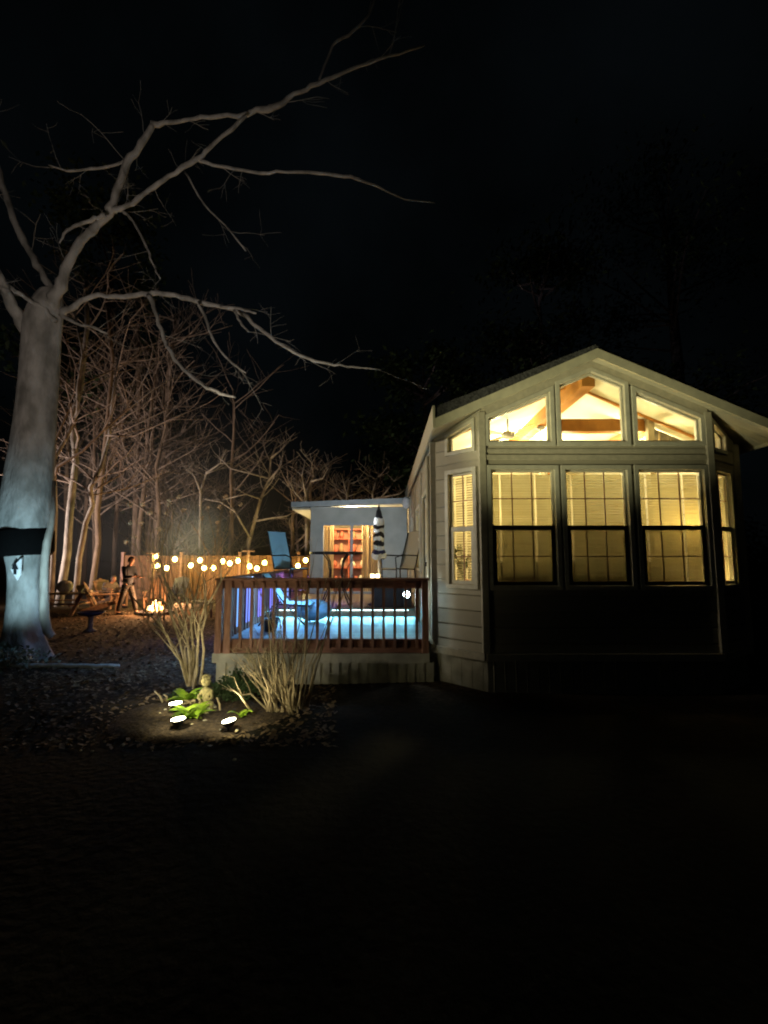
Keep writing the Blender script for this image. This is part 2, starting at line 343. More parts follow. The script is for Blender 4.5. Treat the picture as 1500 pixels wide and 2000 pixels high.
def window_part(poly, o, u, nin, label=None, sashes=True, blind=False, lower_dark=True, casing=M['vinyl'], cords=(.2, .68), grid=(3, 2), thick=.05, boff=.12, louvre_open=0.0, screen=True):
    """poly: outline in (u,z); frame set 12 mm proud"""
    o, u, nin = Vector(o), Vector(u), Vector(nin); z = Vector((0, 0, 1))
    us = [p[0] for p in poly]; zs = [p[1] for p in poly]
    cx, cz = sum(us) / len(us), sum(zs) / len(zs)
    def off(poly, d):
        n = len(poly); res = []
        for i in range(n):
            p0, p1, p2 = Vector(poly[i - 1]), Vector(poly[i]), Vector(poly[(i + 1) % n])
            e1, e2 = (p1 - p0).normalized(), (p2 - p1).normalized()
            n1, n2 = Vector((e1.y, -e1.x)), Vector((e2.y, -e2.x))
            k = (n1 + n2); k = k / max(.2, k.dot(n1)) if k.length else n1
            res.append(tuple(p1 + k * d))
        return res
    area = sum(poly[i - 1][0] * poly[i][1] - poly[i][0] * poly[i - 1][1] for i in range(len(poly)))
    sg = 1 if area > 0 else -1
    fr = MB().slab(off(poly, thick * sg), [off(poly, -.008 * sg)], o - nin * .028, u, z, nin, .05).build('window', casing, house, bevel=.005, fix=True)
    if label: fr['label'] = label
    inn = off(poly, -.010 * sg)
    MB().slab(off(poly, -.008 * sg), [off(poly, -.035 * sg)], o + nin * .03, u, z, nin, .04).build('sash', M['vinyl'] if not sashes else M['vinyl'], fr, fix=True)
    if sashes:
        u0, u1, z0, z1 = min(us) + .03, max(us) - .03, min(zs) + .03, max(zs) - .03; zm = (z0 + z1) / 2
        ms = M['darksash'] if lower_dark else M['vinyl']
        mr = MB(); mr.slab([(u0 - .012, zm - .035), (u1 + .012, zm - .035), (u1 + .012, zm + .02), (u0 - .012, zm + .02)], [], o + nin * .006, u, z, nin, .03)
        mr.build('meeting_rail', ms, fr, fix=True)
        ls = MB().slab([(u0 - .015, z0 - .015), (u1 + .015, z0 - .015), (u1 + .015, zm - .037), (u0 - .015, zm - .037)], [[(u0 + .035, z0 + .03), (u1 - .035, z0 + .03), (u1 - .035, zm - .045), (u0 + .035, zm - .045)]], o + nin * .008, u, z, nin, .024)
        ls.build('lower_sash', ms, fr, fix=True)
        if screen: MB().slab([(u0 + .03, z0 + .02), (u1 - .03, z0 + .02), (u1 - .03, zm - .04), (u0 + .03, zm - .04)], [], o + nin * .012, u, z, nin, .001).build('screen', M['screen'], fr)
        gr = MB(); nx, nz_ = grid
        for a, b_ in ((z0, zm - .03), (zm + .02, z1)):
            for i in range(1, nx):
                x = u0 + (u1 - u0) * i / nx
                gr.slab([(x - .007, a), (x + .007, a), (x + .007, b_), (x - .007, b_)], [], o + nin * .045, u, z, nin, .01)
            for j in range(1, nz_):
                zz = a + (b_ - a) * j / nz_
                gr.slab([(u0, zz - .007), (u1, zz - .007), (u1, zz + .007), (u0, zz + .007)], [], o + nin * .044, u, z, nin, .013)
        gr.build('grille', M['mahog'], fr)
    MB().slab(off(poly, -.03 * sg), [], o + nin * .055, u, z, nin, .002).build('pane', M['glass'], fr)
    if blind:
        bl = MB(); u0, u1, z0, z1 = min(us) + .012, max(us) - .012, min(zs) + .01, max(zs) - .035
        n = int((z1 - z0) / .035); c_ = [u0 + (u1 - u0) * t for t in cords]
        for k in range(n):
            zc = z0 + .035 * (k + .5); a = R(74 - louvre_open * 50) + R(random.Random(k * 7 + int(u0 * 100)).uniform(-7, 7))
            dz, dn = .0178 * math.sin(a), .0178 * math.cos(a)
            segs = [(u0, c_[0] - .011), (c_[0] + .011, c_[1] - .011), (c_[1] + .011, u1)]
            for s0, s1 in segs:
                p = [o + u * s0 + z * (zc - dz) + nin * (boff - dn), o + u * s1 + z * (zc - dz) + nin * (boff - dn),
                     o + u * s1 + z * (zc + dz) + nin * (boff + dn), o + u * s0 + z * (zc + dz) + nin * (boff + dn)]
                bl.add(p, [(0, 1, 2, 3)])
        bl.build('blind', M['blind'], fr)
    return fr
for i, (a, b_, c, d) in enumerate(low):
    lo_ = (.0, .10, .04)[i]
    window_part([(a, c), (b_, c), (b_, d), (a, d)], (0, YF, 0), (1, 0, 0), (0, 1, 0), blind=True, louvre_open=lo_, cords=((.17, .74), (.15, .70), (.18, .76))[i],
                label=('left front window with dim closed blind', 'middle front window with closed blind', 'right front window with brightest orange blind')[i])
for i, p in enumerate((wl, wm, wr)):
    window_part(p, (0, YF, 0), (1, 0, 0), (0, 1, 0), sashes=False, label=('left slanted gable window', 'peaked middle gable window', 'right slanted gable window')[i])
for (o, u, nin, h1, h2), nm in ((angL, 'left'), (angR, 'right')):
    window_part(h1, o, u, nin, blind=True, lower_dark=False, grid=(2, 2), cords=(.45, .9) if nm == 'left' else (.3, .7), louvre_open=.55 if nm == 'left' else 0, label='narrow window on the %s angled wall' % nm, boff=.080, screen=False)
    window_part(h2, o, u, nin, sashes=False, label='small slanted window on the %s angled wall' % nm, thick=.04)
# left side wall: door + windows
for a, b_, c, d in sd[1:]:
    window_part([(a, c), (b_, c), (b_, d), (a, d)], (WL, 0, 0), (0, 1, 0), (1, 0, 0), blind=True, grid=(2, 2), lower_dark=False, screen=False)
a, b_, c, d = sd[0]
dr = MB().box((WL + .02, a + .005, c), (WL + .07, b_ - .005, d)).build('door', M['trim'], house)
MB().slab([(a - .08, c), (b_ + .08, c), (b_ + .08, d + .08), (a - .08, d + .08)], [[(a, c + .001), (b_, c + .001), (b_, d), (a, d)]], (WL - .03, 0, 0), (0, 1, 0), (0, 0, 1), (1, 0, 0), .06).build('door_frame', M['fascia'], dr, fix=True)
MB().box((WL + .005, a + .16, 1.75), (WL + .018, b_ - .16, 2.55)).build('door_pane', M['innerwall'], dr)
MB().ball((WL - .03, a + .1, 1.6), .035).build('door_handle', M['blackmetal'], dr)
# battens on the left wall
for y in (6.95, 8.55, 10.3, 12.0, 12.8): MB().box((WL - .03, y, ZB + .1), (WL - .002, y + .09, roofz(WL) - .12)).build('batten', M['trim'], house)
# gutter downspout at the corner
ds = MB().tube([(WL - .06, YF + D + .13, 3.2), (WL - .06, YF + D + .13, .75), (WL - .08, YF + D + .10, .62), (WL - .03, YF + D - .12, .5)], .032, 8)
ds.build('downspout', M['fascia'], house, smooth=True)
MB().tube([(WL - .005, YF + D + .07, 2.95), (WL - .005, YF + D + .07, .6)], .012, 6).build('cable_conduit', M['blackmetal'], house)

# roof: two slopes; fascia boards; soffit
OV, YO = .04, .20
xl, xr = WL - .05, WR + .22
YFo = YF - YO
def rslab(x0, x1, y0, y1, z_off, th):
    mb = MB(); a, b_ = roofz(x0) + z_off, roofz(x1) + z_off
    vs = [(x0, y0, a), (x1, y0, b_), (x1, y1, b_), (x0, y1, a), (x0, y0, a + th), (x1, y0, b_ + th), (x1, y1, b_ + th), (x0, y1, a + th)]
    return mb.add(vs, [(0,3,2,1),(4,5,6,7),(0,1,5,4),(1,2,6,5),(2,3,7,6),(3,0,4,7)])
roof = rslab(xl + .02, XC, YFo + .03, YB + .2, .10, .16)
for i_ in (5, 6): roof.v[i_] = (roof.v[i_][0], roof.v[i_][1], roof.v[i_][2] - .09)
r_ = rslab(XC, xr - .02, YFo + .03, YB + .2, .10, .05)
roof.add(r_.v, r_.f); roof = roof.build('roof', M['shingle'], house)
s1 = rslab(xl, XC, YFo + .022, YB + .2, .012, .016); s2 = rslab(XC, xr, YFo + .022, YB + .2, .012, .016); s1.add(s2.v, s2.f)
s1.build('soffit', M['soffit'], roof)
f1 = rslab(xl, XC, YFo - .0, YFo + .02, -.03, .13); f2 = rslab(XC, xr, YFo, YFo + .02, -.03, .13); f1.add(f2.v, f2.f)
f1.build('fascia', M['fascia'], roof)
eb = MB().box((xl - .03, YFo, roofz(xl) - .03), (xl - .002, YB + .2, roofz(xl) + .27)); eb.build('fascia', M['fascia'], roof); eb = MB().box((xr + .002, YFo, roofz(xr) - .03), (xr + .03, YB + .2, roofz(xr) + .09))
eb.build('fascia', M['fascia'], roof)
# frieze under rake on front wall
fz = MB()
for x0, x1 in ((XL, XC), (XC, XR)):
    a, b_ = roofz(x0), roofz(x1)
    fz.add([(x0, YF - .02, a - .10), (x1, YF - .02, b_ - .10), (x1, YF - .02, b_ + .01), (x0, YF - .02, a + .01),
            (x0, YF - .001, a - .10), (x1, YF - .001, b_ - .10), (x1, YF - .001, b_ + .01), (x0, YF - .001, a + .01)], [(0,1,2,3),(7,6,5,4),(0,4,5,1),(1,5,6,2),(2,6,7,3),(3,7,4,0)])
fz.build('frieze', M['trim'], house)

# interior
def rb(x0, x1, y0, y1, off, th): return rslab(x0, x1, y0, y1, off, th)
for pl in ([(XC, YF + .1), (XC, YB), (WL + .1, YB), (WL + .1, YF + D + .12), (XL + .07, YF + .1)], [(XC, YF + .1), (XR - .07, YF + .1), (WR - .1, YF + DR + .12), (WR - .1, YB), (XC, YB)]):
    n = len(pl); MB().add([(x, y, roofz(x) - .05) for x, y in pl] + [(x, y, roofz(x) - .02) for x, y in pl], [tuple(range(n)), tuple(range(2 * n - 1, n - 1, -1))] + [(i, (i + 1) % n, n + (i + 1) % n, n + i) for i in range(n)]).build('ceiling', M['ceiling'], house, fix=True)
MB().slab([(XL + .1, YF + .12), (XR - .1, YF + .12), (WR - .12, YF + DR + .14), (WR - .12, YB), (WL + .12, YB), (WL + .12, YF + D + .14)], [], (0, 0, ZB + .12), (1, 0, 0), (0, 1, 0), (0, 0, 1), .05).build('floor', M['wood'], house, fix=True)
iw = MB().box((WL + .102, YF + D + .1, ZB + .18), (WL + .106, YB - .01, roofz(WL + .1) - .06))
iw.box((WR - .106, YF + D + .1, ZB + .18), (WR - .102, YB - .01, roofz(WR - .1) - .06)); 
iw2 = MB().slab([(WL + .11, .65), (WR - .11, .65), (WR - .11, roofz(WR) - .02), (XC, ZR - .06), (WL + .11, roofz(WL) - .02)], [], (0, 11.2, 0), (1, 0, 0), (0, 0, 1), (0, 1, 0), .05).build('partition', M['innerwall'], house, fix=True)
bm_ = MB().box((XC - .09, YF + .105, ZR - .30), (XC + .09, 11.19, ZR - .052)); bm_.build('ridge_beam', M['pine'], house)
tb = MB().box((2.60, 6.78, 3.60), (3.92, 6.92, 3.79)); tb.build('tie_beam', M['pine'], house)
MB().box((3.92, 6.79, 3.585), (4.06, 10.9, 3.76)).build('plate_beam', M['pine'], house)
MB().box((3.93, 6.70, .7), (4.02, 6.778, 3.76)).build('post', M['cream'], house)
rf = MB()
for x0, x1 in ((WL + .12, XC - .09), (XC + .09, WR - .12)):
    q = rb(x0, x1, 6.66, 6.70, -.085, .03); rf.add(q.v, q.f)
rf.build('rafter_trim', M['pine'], house)
lp = MB().slab([(4.07, 3.1), (4.72, 3.1), (4.72, 3.42), (4.07, 3.70)], [], (0, 6.9, 0), (1, 0, 0), (0, 0, 1), (0, 1, 0), .03).build('loft_panel', M['stone'], house, fix=True)
MB().bar((4.2, 6.88, 3.15), (4.2, 6.88, 3.62), .02, .02).bar((4.38, 6.88, 3.15), (4.38, 6.88, 3.54), .02, .02).bar((4.07, 6.885, 3.40), (4.6, 6.885, 3.34), .02, .015).build('loft_rail', M['cream'], house)
# ceiling fan
fan = thing('ceiling_fan', 'ceiling fan with pale blades seen through the left gable window', 'ceiling fan', (0, 0, 0))
fc = Vector((1.98, 7.2, 3.66))
MB().tube([fc + Vector((0, 0, .26)), fc], .014, 8).build('downrod', M['grey'], fan)
MB().lathe([(.05, -.06), (.10, -.04), (.11, .02), (.06, .05)], fc, 16).build('motor', M['stone'], fan, smooth=True)
for k in range(4):
    a = R(20 + 90 * k); d = Vector((math.cos(a), math.sin(a), 0)); p = Vector((-d.y, d.x, .25)).normalized() * .055
    MB().add([fc + d * .1 - p * .6, fc + d * .1 + p * .6, fc + d * .56 + p, fc + d * .56 - p] + [q + Vector((0, 0, .008)) for q in (fc + d * .1 - p * .6, fc + d * .1 + p * .6, fc + d * .56 + p, fc + d * .56 - p)],
             [(0,1,2,3),(7,6,5,4),(0,4,5,1),(1,5,6,2),(2,6,7,3),(3,7,4,0)]).build('blade', M['cream'], fan)
pd = thing('pendant_lamp', 'thin pendant hanging from the ridge beam behind the left gable window', 'lamp', (0, 0, 0))
MB().lathe([(.05, 0), (.09, .03), (.05, .06)], (XC, 8.05, 3.98), 14).build('canopy', M['stone'], pd, smooth=True)
MB().tube([(XC, 8.05, 4.0), (XC, 8.05, 3.2)], .009, 6).build('rod', M['grey'], pd)
MB().lathe([(.02, .02), (.13, -.12), (.12, -.12), (.015, .01)], (XC, 8.05, 3.2), 16).build('lamp_shade', M['cream'], pd, smooth=True)
cl = thing('ceiling_lamp', 'round flush ceiling lamp glimpsed in the middle gable window', 'lamp', (0, 0, 0))
p = at(1190, 818, 7.3); p.z = min(p.z, roofz(p.x) - .12)
MB().lathe([(.10, -.02), (.16, 0), (.15, .04), (.08, .07)], p, 18).build('lamp_body', M['stone'], cl, smooth=True)
MB().tube([p + Vector((0, 0, .05)), p + Vector((0, 0, .22))], .01, 6).build('rod', M['grey'], cl)
so = thing('sofa_blocker', 'dark sofa put in unseen to block room light behind the left and middle front windows', 'sofa_blocker', (0, 0, 0))  # unseen, added so the lower blinds receive less room light
MB().box((1.50, 6.34, .63), (3.72, 6.52, 1.66)).build('backrest', M['grey'], so, bevel=.05)
MB().box((1.68, 6.525, .66), (3.54, 7.15, 1.05)).build('seat', M['grey'], so, bevel=.04)
for x in (1.50, 3.55): MB().box((x, 6.525, .63), (x + .17, 7.15, 1.25)).build('armrest', M['grey'], so, bevel=.04)
# plants on the sill inside the left angled window
hp = thing('house_plant', 'small leafy houseplant behind the narrow angled window', 'plant', (1.12, 6.62, 1.3))
hm = MB(); rr = random.Random(3)
for k in range(26):
    a = rr.uniform(0, 6.28); L_ = rr.uniform(.1, .3); e = Vector((math.cos(a) * L_ * .6, math.sin(a) * L_ * .4, L_ * 1.3))
    hm.tube([(0, 0, .1), e * .5 + Vector((0, 0, .13)), e + Vector((0, 0, .1))], [.004, .003, .001], 4)
    s_ = Vector((-math.sin(a), math.cos(a), 0)) * .03; hm.add([e + Vector((0, 0, .1)), e + s_ + Vector((0, 0, .13)), e * 1.25 + Vector((0, 0, .14)), e - s_ + Vector((0, 0, .13))], [(0, 1, 2, 3)])
hm.build('foliage', M['leafdark'], hp); MB().lathe([(.05, -.02), (.08, .10), (.07, .10)], (0, 0, 0), 14).build('pot', M['red'], hp, smooth=True)
MB().box((-.01, -.01, -.70), (.01, .01, -.02)).box((-.12, -.12, -.04), (.12, .12, -.021)).box((-.1, -.1, -.70), (.1, .1, -.68)).build('stand', M['blackmetal'], hp)

# wall sconce at far end of left eave
ls_ = thing('wall_lantern', 'white round wall light high on the left side wall below the eave', 'lamp', (0, 0, 0))
p = Vector((WL - .1, 12.5, 3.2))
MB().ball(p, .14, sc_=(.8, .8, 1.2)).build('globe', M['white'], ls_, smooth=True)
MB().bar(p + Vector((0, 0, .1)), p + Vector((.12, 0, .16)), .03, .03).build('bracket', M['fascia'], ls_)

# ------------------------------------------------------------------ annex behind the deck
annex = thing('annex', 'low blue-grey flat-roofed annex with lit glass door behind the deck', 'building', (0, 0, 0))
YA = 12.75; ax0, ax1 = -2.04, .64
dz0, dz1, dx0, dx1 = .75, 2.63, -1.70, .0
MB().slab([(ax0, 0), (ax1, 0), (ax1, 3.12), (ax0, 3.12)], [[(dx0, dz0), (dx1 - .05, dz0), (dx1 - .05, dz1), (dx0, dz1)]], (0, YA, 0), (1, 0, 0), (0, 0, 1), (0, 1, 0), .12).build('wall', M['annexwall'], annex, fix=True)
w = MB().box((ax0, YA + .12, 0), (ax0 + .1, 17, 3.12)); w.build('wall', M['annexwall'], annex)
MB().box((ax0 + .1, 16.9, 0), (ax1, 17, 3.12)).build('wall', M['innerwall'], annex)
rfm = MB().add([(ax0 - .52, YA - .12, 3.10), (ax1, YA - .12, 3.20), (ax1, 17.2, 3.20), (ax0 - .52, 17.2, 3.10), (ax0 - .52, YA - .12, 3.24), (ax1, YA - .12, 3.36), (ax1, 17.2, 3.36), (ax0 - .52, 17.2, 3.24)], [(0,3,2,1),(4,5,6,7),(0,1,5,4),(1,2,6,5),(2,3,7,6),(3,0,4,7)])
ar = rfm.build('roof', M['annexroof'], annex)
MB().box((ax0 - .50, YA - .08, 3.03), (ax0 - .01, 17.1, 3.085)).build('soffit', M['fascia'], ar)
dm = MB()
dm.slab([(dx0 - .04, dz0), (dx1 - .01, dz0), (dx1 - .01, dz1 + .04), (dx0 - .04, dz1 + .04)], [[(dx0 + .03, dz0 + .04), (-.93, dz0 + .04), (-.93, dz1 - .03), (dx0 + .03, dz1 - .03)], [(-.86, dz0 + .04), (dx1 - .08, dz0 + .04), (dx1 - .08, dz1 - .03), (-.86, dz1 - .03)]], (0, YA - .02, 0), (1, 0, 0), (0, 0, 1), (0, 1, 0), .07)
sld = dm.build('sliding_door', M['annexroof'], annex, fix=True)
MB().box((dx0 + .02, YA + .02, dz0 + .03), (dx1 - .07, YA + .024, dz1 - .02)).build('pane', M['glass'], sld)
# curtain folds
cu = MB(); n = 60
def fold(x0, x1, y, z0, z1, n, amp):
    vs = []
    for i in range(n + 1):
        x = x0 + (x1 - x0) * i / n; yy = y + amp * math.sin(i * 1.9) + amp * .5 * math.sin(i * .77)
        vs += [(x, yy, z0), (x, yy, z1)]
    return vs, [(2 * i, 2 * i + 2, 2 * i + 3, 2 * i + 1) for i in range(n)]
cu.add(*fold(dx0 - .05, dx0 + .28, YA + .25, .74, 2.72, 24, .035)); cu.add(*fold(-.62, .1, YA + .25, .74, 2.72, 44, .035))
cu.build('curtain', M['curtain'], annex, smooth=True)
# shelf with red things inside
sf = thing('shelving_unit', 'red shelving unit with ornaments inside the lit glass door', 'shelf', (-1.1, 14.6, 0))
s = MB()
for x in (-.62, 0, .62): s.box((x - .02, -.15, 0), (x + .02, .15, 2.6))
for z in (.5, .95, 1.4, 1.85, 2.3, 2.6): s.box((-.62, -.149, z - .015), (.62, .149, z + .015))
s.build('frame', M['red'], sf)
s = MB().box((-.64, .155, 0), (.64, .17, 2.62)).build('back_panel', M['shelf'], sf)
rr = random.Random(8)
for z in (.965, 1.415, 1.865, 2.315):
    for x in (-.45, -.2, .18, .42):
        q = MB(); h = rr.uniform(.14, .3)
        q.lathe([(.05, 0), (.08, h * .4), (.05, h * .8), (.03, h)], (x + rr.uniform(-.05, .05), 0, z), 10)
        q.build('ornament', rr.choice([M['red'], M['cream'], M['curtain']]), sf, smooth=True)

# ------------------------------------------------------------------ deck
deck = thing('deck', 'raised wooden deck with reddish brown railing and pale skirting beside the house', 'deck', (0, 0, 0))
DX0, DX1, DY0, DY1, DZ = -2.31, WL - .085, 6.5, 12.72, .57
YS = 9.05                                             # step to the upper level
UZ = .73
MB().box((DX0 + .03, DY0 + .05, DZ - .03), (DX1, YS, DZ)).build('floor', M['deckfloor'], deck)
MB().box((DX0 + .03, YS + .03, UZ - .03), (DX1, DY1, UZ)).build('upper_floor', M['deckup'], deck)
MB().box((DX0 + .03, YS + .10, DZ), (DX1, YS + .13, UZ - .031)).build('riser', M['mahog'], deck)
MB().box((DX0 - .02, DY0 - .0, DZ - .17), (DX1, DY0 + .045, DZ + .02)).build('rim_board', M['mahogrim'], deck, bevel=.005)
MB().box((DX0 - .02, DY0 + .047, DZ - .17), (DX0 + .025, DY1, DZ + .02)).build('rim_board', M['mahogrim'], deck)
MB().box((DX0 - .05, DY0 - .02, DZ - .30), (DX1, DY0 + .05, DZ - .172)).build('skirt_band', M['skirt'], deck, bevel=.006)
s = MB().box((DX0, DY0 + .02, -.2), (DX1, DY0 + .04, DZ - .3))
x = DX0 + .05
while x < DX1: s.box((x, DY0 + .002, -.2), (x + .085, DY0 + .02, DZ - .302)); x += .13
s.box((DX0, DY0 + .04, -.2), (DX0 + .02, DY1, DZ - .17)); s.build('skirting', M['skirt'], deck)
RT = DZ + .82
def post(x, y, h=RT, b=DZ - .16): MB().box((x - .045, y - .045, b), (x + .045, y + .045, h)).build('post', M['mahog'], deck, bevel=.005)
for x in (DX0 + .045, DX1 - .06): post(x, DY0 - .047)
post(DX0 + .045, DY1 - .1); post(DX0 + .045, 9.6)
post(DX0 + .17, DY0 - .047, RT, DZ - .16)
MB().box((DX0 - .02, DY0 - .10, RT), (DX1, DY0 + .06, RT + .035)).build('top_rail', M['mahogrim'], deck, bevel=.006)
MB().box((DX0 + .02, DY0 + .004, RT - .11), (DX1 - .01, DY0 + .04, RT - .001)).build('under_rail', M['mahogrim'], deck)
MB().box((DX0 - .02, DY0 + .062, RT), (DX0 + .13, DY1, RT + .035)).build('top_rail', M['mahogrim'], deck)
MB().box((DX0 + .03, DY0 + .062, RT - .11), (DX0 + .065, DY1, RT - .001)).build('under_rail', M['mahogrim'], deck)
bal = MB().box((-.018, -.018, -.1), (.018, .018, RT - DZ - .03)).build('baluster', M['mahog'], deck)
i = 0
x = DX0 + .33
while x < DX1 - .1:
    o = bal if i == 0 else bal.copy()
    if i: col.objects.link(o); o.parent = deck
    o.location = (x, DY0 - .022, DZ); x += .152; i += 1
y = DY0 + .2
while y < DY1 - .1:
    if abs(y - 9.6) > .09:
        o = bal.copy(); col.objects.link(o); o.parent = deck; o.location = (DX0 + .10, y, DZ)
    y += .152

# LED strips
M['ledc'] = emit('led_cyan', (.55, .95, 1), 6); M['ledb'] = emit('led_blue', (.16, .24, 1), 1.0, (.3, .3, .3)); M['ledp'] = emit('led_purple', (.22, .16, 1), .9, (.3, .3, .3)); M['ledc2'] = emit('led_sky', (.16, .42, 1), .9, (.3, .3, .3))
tag(MB().box((DX0 + .25, YS + .085, DZ + .115), (DX1 - .15, YS + .098, DZ + .135)).build('led_strip', M['ledc']), 'glowing pale cyan light strip under the deck step', 'light strip')
lt_ = thing('light_curtain', 'row of thin vertical blue and violet light tubes along the left deck railing', 'light tubes', (0, 0, 0))
for y in (6.95, 7.06, 7.42, 7.55, 7.68, 8.12, 8.25, 8.40, 8.95, 9.1, 9.75, 10.4, 10.55):
    MB().tube([(DX0 + .135, y, DZ + .12), (DX0 + .135, y, RT - .13)], .010, 6).build('tube', M['ledc2'] if y < 7.2 or y > 10 else M['ledb'] if y < 8 or 9 < y < 9.5 else M['ledp'], lt_)
def area(name, loc, target, sx, sy, W, c, spread=180):
    l = bpy.data.lights.new(name, 'AREA'); l.shape = 'RECTANGLE'; l.size = sx; l.size_y = sy; l.energy = W; l.color = c; l.spread = R(spread)
    o = bpy.data.objects.new(name, l); link(o); o.location = loc
    d = Vector(target) - Vector(loc); o.rotation_euler = d.to_track_quat('-Z', 'Y').to_euler(); return o
def point(name, loc, W, c, r=.05):
    l = bpy.data.lights.new(name, 'POINT'); l.energy = W; l.color = c; l.shadow_soft_size = r
    o = bpy.data.objects.new(name, l); link(o); o.location = loc; return o
def spot(name, loc, target, W, c, ang, blend=.5, r=.05):
    l = bpy.data.lights.new(name, 'SPOT'); l.energy = W; l.color = c; l.spot_size = R(ang); l.spot_blend = blend; l.shadow_soft_size = r
    o = bpy.data.objects.new(name, l); link(o); o.location = loc
    o.rotation_euler = (Vector(target) - Vector(loc)).to_track_quat('-Z', 'Y').to_euler(); return o

# ---- deck furniture
def bar_chair(label, loc, rz, mat, group='tall patio chairs around the bar table'):
    t = thing('patio_chair', label, 'chair', loc, rz, group)
    # faces +x ; seat .75 high
    f = MB()
    for s_ in (-1, 1):
        y = s_ * .27
        f.tube([(-.26, y, 0), (-.22, y, .4), (-.20, y, .74), (-.30, y, 1.1), (-.42, y, 1.52)], .014, 6)
        f.tube([(.27, y, 0), (.25, y, .4), (.25, y, .74), (.27, y, .98), (.12, y, 1.03), (-.26, y, 1.02)], .014, 6)
        f.tube([(-.20, y, .74), (.25, y, .76)], .014, 6)
    for x, z in ((-.25, .25), (.26, .3), (.25, .74), (-.20, .74)): f.tube([(x, -.27, z), (x, .27, z)], .012, 6)
    f.build('frame', M['blackmetal'], t, smooth=True)
    b = MB(); vs = []; pr = [(-.205, .75), (-.245, .9), (-.30, 1.1), (-.36, 1.3), (-.43, 1.54)]
    for x, z in pr:
        for y in (-.262, -.1, .1, .262): vs.append((x - .02 * (abs(y) < .2), y, z))
    n = len(vs); vs += [(v[0] - .012, v[1], v[2]) for v in vs]
    fs = [(i * 4 + j, i * 4 + j + 1, (i + 1) * 4 + j + 1, (i + 1) * 4 + j) for i in range(len(pr) - 1) for j in range(3)]
    fs += [tuple(q + n for q in f_[::-1]) for f_ in fs]
    b.add(vs, fs).build('backrest', mat, t, smooth=True)
    s = MB(); s.box((-.2, -.262, .75), (.26, .262, .765)); s.build('seat', mat, t, bevel=.01)
    return t
p = at(556, 1120, 9.8)
bar_chair('tall sky-blue sling chair at the left end of the deck', (p.x + .12, 9.8, UZ), R(-32), M['slingblue'])
p = at(800, 1110, 9.7)
bar_chair('tall beige sling chair on the deck against the house wall', (p.x - .22, 9.6, UZ), R(212), M['slingbeige'])
tb = thing('bar_table', 'round black mesh bar-height table on slim curved legs', 'table', (-1.03, 10.0, UZ))
MB().lathe([(.57, 1.05), (.575, 1.10), (.56, 1.105), (.01, 1.10)], (0, 0, 0), 32).lathe([(.01, 1.075), (.565, 1.07)], (0, 0, 0), 32).build('tabletop', M['blackmetal'], tb)
for k in range(4):
    a = R(45 + 90 * k); c_, s_ = math.cos(a), math.sin(a)
    MB().tube([(c_ * r, s_ * r, z) for r, z in ((.36, 1.06), (.22, .92), (.17, .7), (.2, .4), (.34, .12), (.42, 0))], .016, 6).build('leg', M['blackmetal'], tb, smooth=True)
MB().tube([(.19 * math.cos(R(k * 20)), .19 * math.sin(R(k * 20)), .42) for k in range(19)], .011, 6).build('ring_brace', M['blackmetal'], tb, smooth=True)
# furled umbrella
um = thing('patio_umbrella', 'furled black and white striped umbrella standing on the deck', 'umbrella', (0, 0, 0))
ux, uy = at(740, 1050, 9.7).x, 9.7
MB().tube([(ux, uy, UZ), (ux, uy, 2.75)], .02, 8).build('pole', M['white'], um, smooth=True)
MB().lathe([(.23, 0), (.23, .04), (.06, .08), (.04, .3)], (ux, uy, UZ), 20).build('base', M['blackmetal'], um, smooth=True)
tops = [988, 1012, 1026, 1033, 1040, 1049, 1057, 1066, 1074, 1082, 1092]
rad = [.008, .09, .095, .09, .085, .10, .09, .115, .105, .14, .12]
cols = ['black', 'white', 'black', 'white', 'black', 'white', 'black', 'white', 'navy', 'white']
for k in range(10):
    za, zb = at(740, tops[k], uy).z, at(740, tops[k + 1], uy).z; m_ = MB(); n = 24; base = []
    prof = [(rad[k] * (1.0 if k else .3), za), ((rad[k] + rad[k + 1]) / 2 * 1.12, za * .45 + zb * .55), (rad[k + 1], zb)]
    for r, z in prof:
        for q in range(n):
            a = 2 * math.pi * q / n; rr_ = r * (1 + .16 * math.sin(a * 4 + z * 9)); base.append((ux + rr_ * math.cos(a), uy + rr_ * math.sin(a), z + .02 * math.sin(a * 2 + k)))
    m_.add(base, [(i * n + q, (i + 1) * n + q, (i + 1) * n + (q + 1) % n, i * n + (q + 1) % n) for i in range(2) for q in range(n)])
    if k == 0: m_.tube([(ux, uy, za - .05), (ux, uy, za + .04)], [.03, .004], 8)
    m_.build('canopy_band', M[cols[k]], um, smooth=True)
# dark bench/storage box
sb = thing('storage_bench', 'dark slatted storage bench on the right of the deck near the house', 'bench', (0, 0, 0))
MB().box((-.25, 9.3, UZ), (.55, 9.8, UZ + .42)).build('body', M['plastic'], sb, bevel=.02)
MB().box((-.28, 9.27, UZ + .422), (.58, 9.84, UZ + .47)).build('lid', M['plastic'], sb, bevel=.015)
M['flame'] = emit('candle_glow', (1, .75, .35), 5)
for k, px in enumerate((711, 722)):
    c = thing('candle', ('left' if k == 0 else 'right') + ' of the two glowing pillar candles on the dark deck bench', 'candle', (0, 0, 0), group='candles on the deck')
    q = at(px, 1118, 9.55); zb = UZ + .472 if k else UZ + .472
    q.x = max(q.x, -.24 + k * .11)
    MB().lathe([(.04, 0), (.04, .17), (.02, .165)], (q.x, 9.55, zb), 14).build('wax', M['flame'], c, smooth=True)
    MB().tube([(q.x, 9.55, zb + .165), (q.x, 9.55, zb + .19)], .003, 5).build('wick', M['black'], c)
